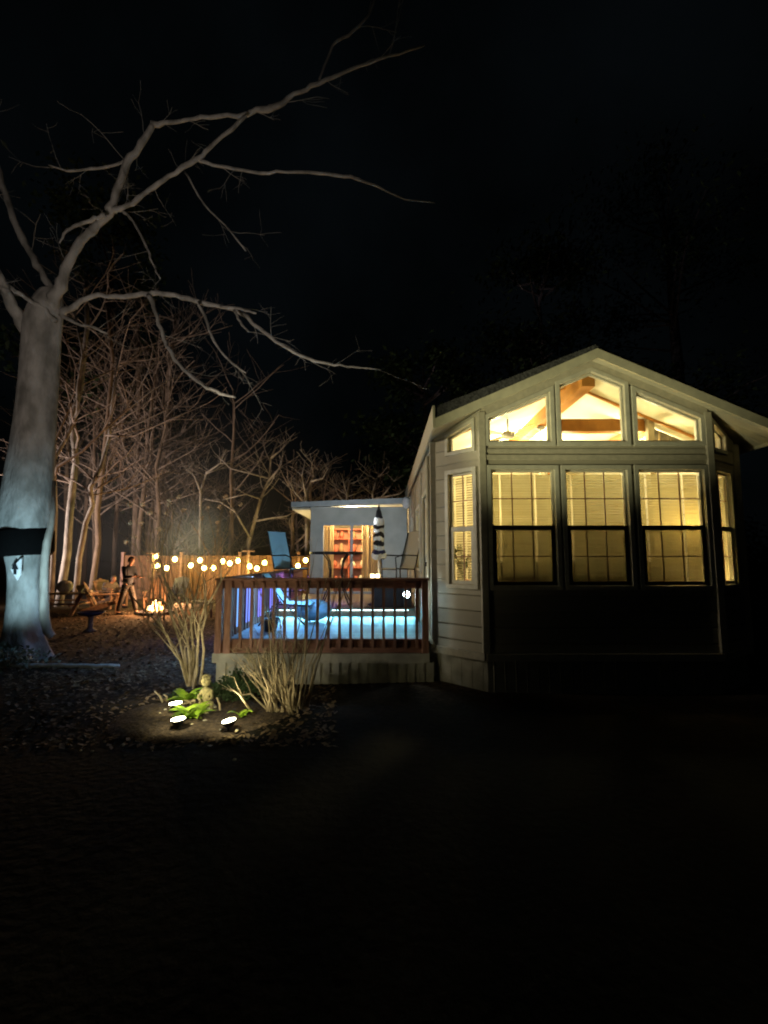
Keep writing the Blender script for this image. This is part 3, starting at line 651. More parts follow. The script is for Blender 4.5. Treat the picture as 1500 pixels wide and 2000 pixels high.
# draped blue cloth over ottoman
ot = thing('ottoman', 'pale blue cushion-topped ottoman behind the deck balusters', 'ottoman', (0, 0, 0))
p = at(612, 1200, 8.45); MB().ball((p.x, 8.45, DZ + .2), .3, 16, 10, (1.1, .8, .62), .06, random.Random(2)).build('cushion', M['slingblue'], ot, smooth=True)
pl_ = thing('lounge_chair', 'low blue sling lounge chair on the lower deck behind the railing', 'chair', (-1.75, 8.1, DZ))
f = MB()
for y in (-.25, .25): f.tube([(-.35, y, 0), (-.1, y, .36), (.5, y, .33)], .013, 6); f.tube([(.45, y, 0), (.1, y, .35), (-.3, y, .85)], .013, 6)
f.build('frame', M['blackmetal'], pl_); MB().add([(-.32, -.25, .86), (-.32, .25, .86), (.05, .25, .37), (.05, -.25, .37), (.5, .25, .35), (.5, -.25, .35)], [(0, 1, 2, 3), (3, 2, 4, 5)]).build('sling', M['slingblue'], pl_)
# plant pot under bench, side table
st = thing('planter', 'small dark planter with a sprig on the deck corner behind the balusters', 'planter', (0, 0, 0))
p = at(528, 1225, 7.3)
MB().lathe([(.09, 0), (.14, .2), (.12, .2), (.1, .15)], (p.x, 7.3, DZ), 16).build('pot', M['plastic'], st, smooth=True)
q = MB(); rr = random.Random(5)
for k in range(14):
    a = rr.uniform(0, 6.28); q.tube([(p.x, 7.3, DZ + .15), (p.x + .1 * math.cos(a), 7.3 + .1 * math.sin(a), DZ + .3), (p.x + .2 * math.cos(a), 7.3 + .2 * math.sin(a), DZ + rr.uniform(.25, .4))], [.004, .003, .001], 4)
q.build('sprigs', M['twig'], st)
# bright lamp on the rail
M['hot'] = emit('hot_lamp', (.75, .95, 1), 60)
sl = thing('rail_light', 'dazzling small blue-white lamp fixed inside the deck railing near the house', 'lamp', (0, 0, 0))
sp_ = at(794, 1161, 6.62)
MB().ball(sp_, .042, 16, 10).build('bulb', M['hot'], sl, smooth=True)
MB().tube([sp_ + Vector((0, .05, 0)), sp_ + Vector((0, .1, 0))], [.05, .04], 12).bar(sp_ + Vector((0, .07, 0)), sp_ + Vector((0, .07, RT - .06 - sp_.z)), .015, .015).build('housing', M['plastic'], sl)

# ------------------------------------------------------------------ bare trees
def grow(p, d, L, r, lvl, rng, out, spread=.6, up=.15, kids=3, minr=.004):
    n = 4 if lvl else 7; pts, rs = [p.copy()], [r]; q = p.copy(); dd = d.normalized()
    for i in range(n):
        dd = (dd + Vector((rng.gauss(0, .14), rng.gauss(0, .14), rng.gauss(0, .10) + up * .25))).normalized()
        q = q + dd * (L / n); pts.append(q.copy()); rs.append(max(minr * .7, r * (1 - .62 * (i + 1) / n)))
    out.append((pts, rs, lvl))
    if lvl >= 3 or r < minr * 1.3: return
    for k in range(kids + (1 if lvl == 0 else 0) * kids):
        t = rng.uniform(.3 if lvl else .38, 1); i = min(n - 1, int(t * n)); b = pts[i].lerp(pts[i + 1], t * n - i if i < n else 1)
        ax = Vector((rng.gauss(0, 1), rng.gauss(0, 1), rng.gauss(0, .5))).normalized()
        nd = (dd * (1 - spread) + ax * spread + Vector((0, 0, up))).normalized()
        grow(b, nd, L * rng.uniform(.38, .62), rs[i] * rng.uniform(.42, .62), lvl + 1, rng, out, spread, up, kids, minr)
def tree(name, label, pts, rs, seed, mat='barklight', limbs=(), kids=3, L=2.2, group='bare trees in the dark wood', n=7, lowest=.35, cat='tree', twmat='twig', nl=7, up=.15, minr=.004):
    rng = random.Random(seed); t = thing(name, label, cat, group=group, loc=(0, 0, 0))
    tr = MB(); tr.tube(pts, rs, n, wob=.08, rng=rng)
    t0 = tr.build('trunk', M[mat], t, smooth=True)
    cr = MB()
    for lp_, lr in limbs:
        cr.tube(lp_, lr, 5)
        for k in range(3):
            i = rng.randrange(1, len(lp_)); d = (lp_[i] - lp_[i - 1]).normalized() * .6 + Vector((rng.gauss(0, .5), rng.gauss(0, .5), rng.gauss(.2, .4)))
            out = []; grow(lp_[i], d, L * .55, lr[i] * .6, 1, rng, out, kids=kids, up=up, minr=minr)
            for a, b, c in out: cr.tube(a, b, 4 if c < 2 else 3, cap=False)
    for k in range(nl):
        u = rng.uniform(lowest, 1); f_ = u * (len(pts) - 1); i = min(len(pts) - 2, int(f_)); b = Vector(pts[i]).lerp(Vector(pts[i + 1]), f_ - i)
        r = (rs[i] if hasattr(rs, '__len__') else rs) * .45; a = rng.uniform(0, 6.28)
        out = []; grow(b, Vector((math.cos(a), math.sin(a) * .6, rng.uniform(.2, .9))), L * rng.uniform(.6, 1.1), r, 1, rng, out, kids=kids, up=up, minr=minr)
        for a_, b_, c in out: cr.tube(a_, b_, 4 if c < 2 else 3, cap=False)
    cr.build('crown', M[twmat], t, smooth=True)
    return t
def P(Y, *xy): return [at(x, y, Y) for x, y in xy]
def wpx(Y, *w): return [v * Y / F / 2 for v in w]
G = 'bare trees in the dark wood'
# prominent trunks at left, foot on ground: Y from base
def trunk_px(Y, xy, w0, w1):
    pts = P(Y, *xy); b = pts[0].copy(); b.z = -.1; pts = [b] + pts[1:]; n = len(pts)
    # add wobble in depth
    rg_ = random.Random(int(xy[0][0])); 
    for i in range(1, n): pts[i].y += rg_.uniform(-.3, .3)
    return pts, [(w0 + (w1 - w0) * i / (n - 1)) * Y / F / 2 for i in range(n)]
tr_l = [
 (15.5, [(101, 1170), (106, 1000), (112, 900), (120, 850), (142, 800), (152, 760), (158, 690), (150, 600)], 9, 4, 'thin pale bare tree right beside the huge trunk', 'barklight'),
 (16.5, [(116, 1160), (124, 1080), (134, 1000), (143, 900), (152, 820), (154, 760), (165, 640), (170, 540)], 16, 7, 'thick warm-lit straight tree trunk behind the pale boulder', 'barklight'),
 (16.0, [(148, 1160), (157, 1090), (165, 1020), (171, 985), (186, 955), (194, 910), (204, 850), (222, 800), (240, 700)], 11, 5, 'golden-lit tree trunk that kinks right, behind the wooden chair', 'barklight'),
 (18.5, [(177, 1150), (184, 1060), (190, 1000), (201, 900), (205, 830), (215, 700), (212, 560)], 12, 6, 'dim grey-brown trunk just left of the seated person', 'barkbrown'),
 (23, [(262, 1140), (268, 1000), (266, 900), (272, 780), (270, 640)], 13, 8, 'faint wide trunk in the dark above the left fence end', 'barkbrown'),
 (24, [(308, 1130), (312, 980), (320, 860), (330, 740), (342, 620)], 14, 8, 'faint wide leaning trunk above the leftmost string bulbs', 'barkbrown'),
 (22, [(455, 1120), (450, 1000), (449, 930), (458, 845), (456, 760)], 8, 4, 'slim bare trunk rising behind the middle of the fence', 'barkbrown'),
]
for k, (Y, xy, w0, w1, lab, mt) in enumerate(tr_l):
    pts, rs = trunk_px(Y, xy, w0, w1)
    lim = []
    if k == 0:
        lim = [(P(15.3, (106, 930), (112, 912), (160, 882), (200, 842), (250, 800), (300, 760), (345, 735)), wpx(15.3, 6, 6, 5, 5, 4, 3, 2)),
               (P(15.2, (106, 900), (108, 860), (130, 810), (138, 785)), wpx(15, 5, 4, 4, 3))]
    if k == 2: lim = [(P(16, (180, 960), (205, 945), (240, 925)), wpx(16, 5, 4, 2)), (P(16, (205, 850), (260, 852), (330, 820), (390, 795)), wpx(16, 4, 4, 3, 2))]
    tree('bare_tree', lab, pts, rs, 20 + k, mt, lim, kids=4, L=3.2 if k > 1 else 2.6, nl=11 if k < 4 else 12, up=.12, minr=.009)
# trees behind the fence
ft = [
 (20.5, [(482, 1100), (486, 1060), (499, 1018), (510, 975), (524, 934), (529, 895), (544, 855)], 9, 3, 'crooked low bare tree behind the fence, left of the blue chair',
   [[(499, 1018), (530, 1012), (560, 1008), (575, 1000)], [(524, 934), (490, 925), (450, 915), (425, 890)], [(529, 895), (548, 880), (560, 862)], [(510, 975), (480, 965), (440, 975)], [(524, 940), (545, 915), (560, 905)], [(488, 1050), (460, 1000), (430, 980), (400, 975)]]),
 (20.5, [(600, 1090), (598, 1010), (598, 969), (608, 940), (623, 915)], 9, 3, 'forked bare tree rising behind the annex roof corner',
   [[(598, 985), (575, 960), (560, 930)], [(598, 969), (590, 930), (596, 900)], [(608, 940), (630, 935), (645, 915)]]),
 (21, [(392, 1100), (390, 1020), (392, 960), (402, 925), (418, 915)], 6, 3, 'small curved bare tree behind the left half of the fence',
   [[(392, 960), (380, 930), (362, 915)], [(402, 925), (430, 905), (452, 905)]]),
 (22, [(672, 1100), (672, 1010), (680, 965), (684, 940)], 8, 3, 'short bare tree peeking over the annex roof, left one', [[(676, 985), (660, 965), (655, 950)]]),
 (22, [(735, 1100), (733, 1010), (728, 965), (738, 930)], 8, 3, 'short bare tree peeking over the annex roof, right one', [[(733, 985), (755, 960), (770, 940)], [(730, 975), (780, 965), (800, 950)]]),
]
for k, (Y, xy, w0, w1, lab, lims) in enumerate(ft):
    pts, rs = trunk_px(Y, xy, w0, w1)
    lim = [(P(Y - .2, *l), [4.5 * Y / F / 2 * (1 - .6 * i / (len(l) - 1)) for i in range(len(l))]) for l in lims]
    tree('bare_tree', lab, pts, rs, 50 + k, 'barklight', lim, kids=4, L=1.3, nl=7, lowest=.5, up=.2, group='bare trees behind the fence', twmat='barklight', minr=.012)
# indistinct wood behind
rr = random.Random(11)
for k in range(32):
    Y = rr.uniform(21, 30); px = rr.uniform(110, 440) if k < 22 else rr.uniform(440, 800)
    hgt = rr.uniform(9, 14) if px < 330 else rr.uniform(4.5, 7)
    x = (px - 750) * Y / F; ln = rr.uniform(-.5, .5)
    pts = [Vector((x + ln * t + rr.uniform(-.15, .15), Y + rr.uniform(-.2, .2), -.1 + hgt * t)) for t in (0, .2, .4, .6, .8, 1)]
    tree('bare_tree', 'dim bare tree far back in the dark wood', pts, [.14, .12, .10, .08, .05, .03], 90 + k, 'barkbrown', kids=4, L=3.4 if px < 330 else 2.2, nl=15, lowest=.3, group='indistinct trees far back', minr=.012)

# ------------------------------------------------------------------ the huge beech
big = thing('beech_tree', 'huge smooth-barked tree lit blue-grey at the left edge with long bare limbs', 'tree', (0, 0, 0))
TY = 8.0
tm = MB(); rr = random.Random(1)
spine = [(44, 1292, .50), (44, 1275, .40), (45, 1245, .29), (47, 1200, .245), (50, 1150, .235), (51, 1105, .245), (50, 1075, .31), (50, 1045, .40), (52, 1000, .395), (58, 930, .36), (66, 850, .325), (72, 780, .31), (77, 720, .30), (80, 660, .295), (84, 625, .30), (92, 595, .26), (100, 570, .17)]
npts = 28; base = len(tm.v)
for i, (px, py, r) in enumerate(spine):
    c = at(px, py, TY)
    if i == 0: c.z = -.15
    if i == 1: c.z = .06
    for k in range(npts):
        a = 2 * math.pi * k / npts
        rb_ = r * (1 + .05 * math.sin(3 * a + i * .5) + .03 * math.sin(5 * a + 1) + (.28 * math.sin(a * 6 + .6) * max(0, (2.6 - i) / 2.6)) + .02 * rr.uniform(-1, 1))
        tm.v.append((c.x + rb_ * math.cos(a), c.y + rb_ * math.sin(a), c.z))
for i in range(len(spine) - 1):
    for k in range(npts):
        q = base + i * npts; k2 = (k + 1) % npts; tm.f.append((q + k, q + k2, q + npts + k2, q + npts + k))
o = tm.build('trunk', M['bark'], big, smooth=True); ms = o.modifiers.new('s', 'SUBSURF'); ms.levels = ms.render_levels = 1
# side stem hugging the trunk
sm = MB().tube([at(102, 1243, 7.9), at(93, 1233, 7.85), at(87, 1205, 7.8), at(86, 1150, 7.8), at(87, 1100, 7.8), at(92, 1060, 7.8), at(99, 1030, 7.82), at(104, 1000, 7.95), at(106, 940, 8.1)], [.06, .07, .072, .068, .062, .06, .05, .04, .03], 10)
sm.build('side_stem', M['barklight'], big, smooth=True)
def limb(Ys, xyw, name='limb'):
    n = len(xyw); pts = [at(x, y, Ys[0] + (Ys[1] - Ys[0]) * i / (n - 1)) for i, (x, y, w) in enumerate(xyw)]
    rs = [w / 2 * (Ys[0] + (Ys[1] - Ys[0]) * i / (n - 1)) / F * 1.05 for i, (x, y, w) in enumerate(xyw)]
    # smooth subdivision
    P2, R2 = [], []; rgn = random.Random(int(xyw[0][0] * 3 + xyw[-1][1]))
    for i in range(n - 1):
        p0, p1, p2, p3 = pts[max(0, i - 1)], pts[i], pts[i + 1], pts[min(n - 1, i + 2)]
        for t in (0, .25, .5, .75):
            q = .5 * ((2 * p1) + (p2 - p0) * t + (2 * p0 - 5 * p1 + 4 * p2 - p3) * t * t + (3 * p1 - p0 - 3 * p2 + p3) * t ** 3)
            r_ = rs[i] + (rs[i + 1] - rs[i]) * t
            P2.append(q + Vector((rgn.gauss(0, .35), rgn.gauss(0, .35), rgn.gauss(0, .35))) * min(r_, .03)); R2.append(r_ * rgn.uniform(.88, 1.16))
    P2.append(pts[-1]); R2.append(rs[-1])
    lm = MB().tube(P2, R2, 9); rr = random.Random(len(P2) + int(xyw[1][1]))
    for i in range(3, len(P2)):
        if rr.random() < .24:
            d = (P2[i] - P2[i - 1]).normalized() + Vector((rr.gauss(0, .7), rr.gauss(0, .7), rr.gauss(0, .7)))
            out = []; grow(P2[i], d, rr.uniform(.3, .9), min(.0055, R2[i] * .4), 1, rr, out, kids=3, minr=.002, up=0)
            for a, b, c in out: lm.tube(a, b, 3, cap=False)
    lm.build(name, M['bark'], big, smooth=True)
    return P2, R2
LM = []
LM.append(limb((7.9, 7.4), [(98, 600, 26), (118, 560, 20), (128, 525, 17), (150, 485, 15), (190, 440, 15), (215, 410, 17), (228, 375, 12), (250, 320, 13), (275, 280, 12), (298, 243, 10)]))
LM.append(limb((7.4, 7.0), [(298, 243, 11), (350, 236, 7), (410, 228, 7), (480, 224, 9), (520, 212, 12), (548, 204, 11), (575, 182, 8), (622, 162, 8), (680, 138, 6), (760, 110, 5), (830, 88, 3)]))
LM.append(limb((7.6, 7.1), [(222, 410, 12), (250, 402, 9), (290, 372, 9), (330, 345, 9), (385, 312, 9), (420, 280, 7), (480, 226, 7)]))
LM.append(limb((7.3, 6.9), [(385, 312, 8), (430, 325, 6), (490, 335, 6), (560, 336, 5), (640, 340, 6), (700, 350, 6), (745, 368, 4), (790, 388, 3), (850, 396, 2)]))
LM.append(limb((7.6, 7.4), [(240, 412, 6), (262, 435, 5), (285, 480, 5), (300, 515, 4), (313, 545, 3)]))
LM.append(limb((7.9, 7.0), [(120, 612, 13), (145, 597, 11), (180, 580, 9), (240, 580, 9), (290, 575, 10), (330, 573, 9), (380, 586, 9), (430, 598, 8), (470, 612, 8), (520, 652, 7), (560, 678, 6), (592, 697, 6), (640, 710, 5), (690, 716, 4), (745, 722, 2)]))
LM.append(limb((7.6, 7.2), [(290, 575, 9), (305, 610, 8), (318, 655, 8), (330, 682, 7), (360, 722, 7), (395, 752, 6), (430, 768, 6), (460, 776, 4)]))
LM.append(limb((7.4, 7.2), [(388, 590, 6), (402, 625, 5), (415, 662, 5), (435, 690, 4), (460, 715, 4), (480, 728, 2)]))
LM.append(limb((7.3, 7.1), [(430, 598, 6), (480, 606, 5), (500, 612, 3)]))
LM.append(limb((7.2, 7.1), [(458, 606, 5), (470, 630, 5), (485, 648, 3)]))
LM.append(limb((8.0, 7.0), [(52, 650, 22), (30, 610, 20), (12, 570, 18), (-5, 540, 18), (-40, 480, 16)]))
LM.append(limb((7.9, 7.4), [(108, 628, 12), (80, 600, 9), (50, 582, 8), (20, 560, 7), (-20, 520, 7)]))
LM.append(limb((7.9, 8.3), [(110, 585, 16), (80, 530, 13), (50, 480, 13), (20, 410, 12), (0, 350, 12), (-20, 280, 10)]))
LM.append(limb((7.5, 7.4), [(116, 476, 2), (130, 452, 5), (150, 440, 6), (178, 430, 7), (205, 420, 9)]))
LM.append(limb((7.9, 7.9), [(118, 615, 8), (150, 632, 5), (185, 640, 5), (210, 652, 3)]))
LM.append(limb((7.2, 7.2), [(622, 162, 4), (650, 90, 5), (690, 60, 5), (725, 20, 4), (735, -20, 4)]))
LM.append(limb((7.5, 7.3), [(262, 302, 7), (225, 322, 5), (180, 330, 5), (130, 332, 4), (95, 322, 2)]))
LM.append(limb((7.2, 7.2), [(360, 335, 4), (400, 400, 3), (440, 440, 3), (480, 490, 2)]))
# strap, blaze
tag(MB().tube([at(50, 1086, TY), at(50, 1079, TY), at(50, 1040, TY), at(50, 1034, TY)], [.37, .415, .42, .39], 28, cap=True).build('black_band', M['black_band'], smooth=True), 'wide black band wrapped around the huge trunk', 'black_band')  # plain black ring around the trunk
p = at(27, 1128, TY - .33)
q = MB(); u, v = Vector((1, 0, 0)), Vector((0, 0, 1))
pol = [(20, 1112), (42, 1090), (40, 1122), (33, 1133)]
o = MB(); pp = [at(x, y, TY - .36) for x, y in pol]; o.add(pp + [a + Vector((0, .02, 0)) for a in pp], [(0, 1, 2, 3), (7, 6, 5, 4), (0, 4, 5, 1), (1, 5, 6, 2), (2, 6, 7, 3), (3, 7, 4, 0)])
tg = tag(o.build('trail_marker', M['white'], fix=True), 'small pale pointed marker nailed to the huge trunk', 'marker')
pol = [(22, 1112), (29, 1097), (36, 1112), (32, 1111), (32, 1122), (26, 1122), (26, 1111)]
pp = [at(x, y, TY - .375) for x, y in pol]
MB().add(pp, [(0, 1, 2), (3, 4, 5, 6), (0, 2, 3, 6)]).build('arrow', M['black'], tg)
# ivy at foot
iv = thing('ground_ivy', 'leafy low plants lit blue at the foot of the huge trunk', 'plant', (0, 0, 0)); q = MB(); rr = random.Random(9)
for k in range(420):
    a = rr.uniform(0, 6.28); r = rr.uniform(.0, .75); c = Vector((at(36, 1290, 7.6).x + r * math.cos(a), 7.35 + r * .6 * math.sin(a), rr.uniform(.02, .38) * (1 - r * .7)))
    d = Vector((rr.gauss(0, 1), rr.gauss(0, 1), rr.gauss(.6, .6))).normalized(); s_ = d.cross(Vector((rr.gauss(0, 1), rr.gauss(0, 1), 1))).normalized(); L_ = rr.uniform(.03, .08)
    q.add([c, c + s_ * L_ * .5 + d * L_ * .5, c + d * L_ * 1.2, c - s_ * L_ * .5 + d * L_ * .5], [(0, 1, 2, 3)])
q.build('leaves', M['white'] if False else pm('ivyleaf', (.22, .28, .22), .5, c2=(.10, .14, .10), scale=6), iv)
q = MB()
for k in range(30):
    a = rr.uniform(0, 6.28); r = rr.uniform(.1, .6); x0 = at(36, 1290, 7.6).x
    q.tube([(x0, 7.35, .0), (x0 + r * .5 * math.cos(a), 7.35 + r * .3 * math.sin(a), rr.uniform(.1, .3)), (x0 + r * math.cos(a), 7.35 + r * .6 * math.sin(a), rr.uniform(.02, .25))], [.008, .006, .003], 4)
q.build('stems', M['stem'], iv)
# pale edging strip on ground
p0, p1 = atg(-60, 1300, .03), atg(232, 1301, .03)
e = MB(); n = 14; rr = random.Random(3)
e.tube([p0.lerp(p1, i / n) + Vector((0, rr.uniform(-.02, .02), rr.uniform(-.006, .006))) for i in range(n + 1)], [.035] * n + [.02], 8)
tag(e.build('edging', pm('edgewhite', (.62, .66, .66), .6, scale=15, bump=.3), smooth=True), 'long pale edging strip lying on the ground at lower left', 'edging')

# ------------------------------------------------------------------ fence
fn = thing('fence', 'reddish brown plank fence behind the string lights', 'fence', (0, 0, 0))
FY = 19.0; x = (243 - 750) * FY / F; pan = 0; rr = random.Random(2)
x1 = 2.0
while x < x1:
    m_ = MB(); w = 2.4; k = 0; xx = x + .06
    while xx < x + w - .08:
        m_.box((xx, FY - .012 + .006 * (k % 2), .04), (xx + .138, FY + .012, 1.80 + rr.uniform(-.012, .012))); xx += .145; k += 1
    m_.box((x + .05, FY + .014, .35), (x + w - .05, FY + .05, .45)); m_.box((x + .05, FY + .014, 1.4), (x + w - .05, FY + .05, 1.5))
    m_.build('fence_panel', M['fence'], fn)
    MB().box((x - .05, FY - .05, -.1), (x + .05, FY + .05, 1.9)).box((x - .065, FY - .065, 1.901), (x + .065, FY + .065, 1.94)).build('post', M['mahog'], fn)
    x += w
# ------------------------------------------------------------------ string lights
M['bulb'] = emit('bulb_glow', (1, .80, .17), 18)
def strings(name, label, pxs, Y0, Y1):
    t = thing(name, label, 'string lights', (0, 0, 0), group='festoon lights in front of the fence')
    n = len(pxs); pts = [at(px, py - 9, Y0 + (Y1 - Y0) * i / (n - 1)) for i, (px, py) in enumerate(pxs)]
    cab = []
    for i in range(n - 1):
        for k in range(5):
            s_ = k / 5; q = pts[i].lerp(pts[i + 1], s_); q.z -= .12 * s_ * (1 - s_) * 1.6; cab.append(q)
    cab.append(pts[-1]); MB().tube(cab, .008, 5).build('cable', M['black'], t)
    for (px, py), q in zip(pxs, pts):
        b = MB().ball(q - Vector((0, 0, .145)), .085, 12, 8, (1, 1, 1.15)).build('bulb', M['bulb'], t, smooth=True)
        MB().tube([q - Vector((0, 0, .07)), q], .022, 8).build('socket', M['black'], b)
    return pts
s1 = strings('string_lights', 'upper row of glowing festoon bulbs in front of the fence', [(305, 1088), (342, 1094), (391, 1096), (435, 1098), (465, 1097), (517, 1101), (597, 1096), (640, 1092)], 18.2, 18.4)
s2 = strings('string_lights', 'lower row of glowing festoon bulbs in front of the fence', [(308, 1107), (326, 1111), (373, 1106), (399, 1111), (417, 1111), (449, 1102), (488, 1108), (502, 1112), (582, 1107)], 18.0, 18.3)
# posts that carry them
for px, py, Y, lb in ((300, 1078, 18.1, 'slim wooden pole at the left end of the festoon lights'), (486, 1074, 18.3, 'slim wooden pole with crossbar behind the middle of the festoon lights')):
    q = at(px, py, Y); pt = thing('light_pole', lb, 'pole', (q.x, Y, 0), group='poles carrying the festoon lights')
    MB().box((-.035, -.035, -.1), (.035, .035, q.z)).build('pole', M['wood'], pt); MB().bar((-.25, -.05, q.z - .05), (.25, -.05, q.z - .05), .025, .05).build('crossbar', M['wood'], pt)

# ------------------------------------------------------------------ fire pit
fp = atg(303, 1199, 0); 
pit = thing('fire_pit', 'round stone fire pit with glowing orange fire', 'fire pit', (fp.x, fp.y, 0))
q = MB(); rr = random.Random(6)
for k in range(16):
    a = k * math.pi / 8
    q.box((-.11, -.07, 0), (.11, .07, .09), Matrix.Translation((.46 * math.cos(a), .46 * math.sin(a), 0)) @ Matrix.Rotation(a + math.pi / 2, 4, 'Z'))
q.build('stone_ring', M['plastic'], pit, bevel=.015)
q = MB()
for k in range(7):
    a = rr.uniform(0, 6.28); d = Vector((math.cos(a), math.sin(a), 0)); q.tube([-d * .3 + Vector((0, 0, .05)), d * .28 + Vector((0, 0, .08))], .04, 7)
q.build('logs', M['barkbrown'], pit)
def flame_mat():
    m, nt, b = newmat('fire'); N, L = nt.nodes, nt.links
    tc = N.new('ShaderNodeTexCoord'); sp = N.new('ShaderNodeSeparateXYZ'); L.new(tc.outputs['Object'], sp.inputs[0])
    rp = N.new('ShaderNodeValToRGB'); e = rp.color_ramp.elements; e[0].position = .1; e[0].color = (1, .55, .15, 1); e[1].position = .45; e[1].color = (1, .16, .02, 1)
    L.new(sp.outputs[2], rp.inputs[0]); L.new(rp.outputs[0], b.inputs['Emission Color']); b.inputs['Emission Strength'].default_value = 14; return m
M['fire'] = flame_mat()
q = MB()
q.ball((0, 0, .18), .23, 14, 8, (1, .9, .44), .15, rr)
for k in range(3):
    a = rr.uniform(0, 6.28); r = rr.uniform(0, .15); h = rr.uniform(.06, .15); c = Vector((r * math.cos(a), r * math.sin(a), .28))
    q.tube([c, c + Vector((rr.uniform(-.03, .03), 0, h * .5)), c + Vector((rr.uniform(-.06, .06), 0, h))], [.06, .045, .004], 8)
q.build('flames', M['fire'], pit, smooth=True)

# ------------------------------------------------------------------ Adirondack chairs
def adirondack(label, loc, rz, mat='wood'):
    t = thing('adirondack_chair', label, 'chair', loc, rz, 'wooden chairs around the fire pit')
    b = MB()
    for k in range(5):
        y = -.24 + .12 * k; h = .92 - abs(k - 2) * .05
        b.add([(-.12, y - .052, .26), (-.12, y + .052, .26), (-.12 - h * .42, y + .06, .26 + h * .8), (-.12 - h * .42, y - .06, .26 + h * .8)] + [(-.145, y - .052, .26), (-.145, y + .052, .26), (-.145 - h * .42, y + .06, .26 + h * .8), (-.145 - h * .42, y - .06, .26 + h * .8)], [(0,1,2,3),(7,6,5,4),(0,4,5,1),(1,5,6,2),(2,6,7,3),(3,7,4,0)])
    b.build('backrest', M[mat], t)
    s = MB()
    for k in range(5): s.bar((-.1 + .12 * k, -.28, .29 + .025 * k), (-.1 + .12 * k, .28, .29 + .025 * k), .1, .02)
    s.build('seat', M[mat], t)
    for sd_ in (-1, 1):
        MB().bar((-.38, sd_ * .34, .57), (.5, sd_ * .34, .59), .12, .022).build('armrest', M[mat], t)
        MB().box((.38, sd_ * .31 - .04, 0), (.46, sd_ * .31 + .012, .578)).build('leg', M[mat], t)
        MB().bar((.45, sd_ * .28, .38), (-.55, sd_ * .28, .06), .025, .11).build('leg', M[mat], t)
    return t
p = atg(186, 1200, 0); adirondack('reclined wooden chair left of the standing person, facing the fire', (p.x + .12, p.y + .1, 0), R(27))
p = atg(272, 1196, 0); adirondack('orange-lit wooden chair behind the standing person\'s legs', (p.x, p.y + 1.1, 0), R(-70))
p = atg(206, 1190, 0); adirondack('wooden chair the seated person with the fire-lit face sits in', (p.x - .14, p.y + .45, 0), R(-20))
p = atg(326, 1185, 0); adirondack('dark chair behind the fire pit with its back to the fence', (p.x - .3, p.y + 1.3, 0), R(-95), 'plastic')
p = atg(345, 1198, 0)
# picnic bench left
pb = thing('picnic_table', 'low weathered wooden picnic table left of the chairs', 'table', (atg(133, 1196).x, 14.3, 0), R(8))
MB().box((-.95, -.4, .60), (.95, -.22, .635)).box((-.95, -.2, .60), (.95, -.02, .635)).box((-.95, .0, .60), (.95, .18, .635)).box((-.95, .2, .60), (.95, .38, .635)).build('tabletop', M['wood'], pb)
for s_ in (-1, 1):
    MB().box((-.95, s_ * .72 - .13, .34), (.95, s_ * .72 + .13, .375)).build('bench_plank', M['wood'], pb)
    q = MB().bar((s_ * .7, -.75, 0), (s_ * .7, -.2, .598), .06, .1, (1, 0, 0)).bar((s_ * .7, .75, 0), (s_ * .7, .2, .598), .06, .1, (1, 0, 0)).bar((s_ * .68, -.78, .31), (s_ * .68, .78, .31), .05, .05)
    q.build('trestle', M['wood'], pb)
rr = random.Random(12)
q = at(124, 1152, 14.3)
tag(MB().ball((q.x, 14.35, .635 + .19), .225, 16, 10, (1.05, .8, .86), .05, rr).build('pumpkin', M['cream'], smooth=True), 'large pale round pumpkin on the picnic table', 'pumpkin')
q = at(157, 1150, 14.3); sq = thing('garden_urn', 'small pale urn on the picnic table end', 'urn', (q.x - .0, 14.3, .636))
MB().lathe([(.08, 0), (.05, .05), (.11, .16), (.10, .2), (.14, .23), (.12, .23)], (0, 0, 0), 16).build('bowl', M['cream'], sq, smooth=True)
MB().lathe([(.12, -.0), (.12, .02)], (0, 0, 0), 16).build('foot', M['cream'], sq)
q = at(167, 1160, 14.0); tag(MB().ball((q.x, 14.15, .70), .08, 12, 8, (1.5, 1, .75), .1, rr).build('gourd', M['cream'], smooth=True), 'little pale gourd beside the urn', 'gourd')
# log seat + plates on low table right of fire
lt = thing('low_table', 'low plank side table with two shiny plates, left of the deck', 'table', (at(395, 1160, 13.6).x, 13.6, 0))
MB().box((-.42, -.25, .40), (.42, .25, .44)).build('tabletop', M['wood'], lt)
for a in (-1, 1):
    for b_ in (-1, 1): MB().box((a * .36 - .025, b_ * .2 - .025, 0), (a * .36 + .025, b_ * .2 + .025, .4)).build('leg', M['wood'], lt)
for k, dx in enumerate((-.16, .16)):
    tag(MB().lathe([(.02, 0), (.07, .004), (.13, .025), (.125, .028), (.06, .01)], (lt.location.x + dx, 13.55, .442), 20).build('plate', M['white'], smooth=True), ('left' if k == 0 else 'right') + ' white plate on the low plank table', 'plate', 'plates on the low table')
lg = atg(365, 1195, 0)
tag(MB().tube([lg + Vector((-.5, .3, .13)), lg + Vector((-.1, .22, .135)), lg + Vector((.45, .1, .13))], [.13, .125, .12], 10).build('log', M['barklight'], smooth=True), 'fallen log lying on the lawn right of the fire pit', 'log')
# bird bath
bp = atg(176, 1233, 0); bb = thing('bird_bath', 'dark bird bath with blue-violet bowl on the lawn', 'bird bath', (bp.x, bp.y, 0))
MB().lathe([(.14, 0), (.13, .03), (.06, .07), (.05, .3), (.08, .34)], (0, 0, 0), 16).build('pedestal', M['grey'], bb, smooth=True)
MB().lathe([(.05, .34), (.22, .38), (.30, .45), (.28, .45), (.20, .40), (.02, .37)], (0, 0, 0), 24).build('bowl', M['navy'], bb, smooth=True)

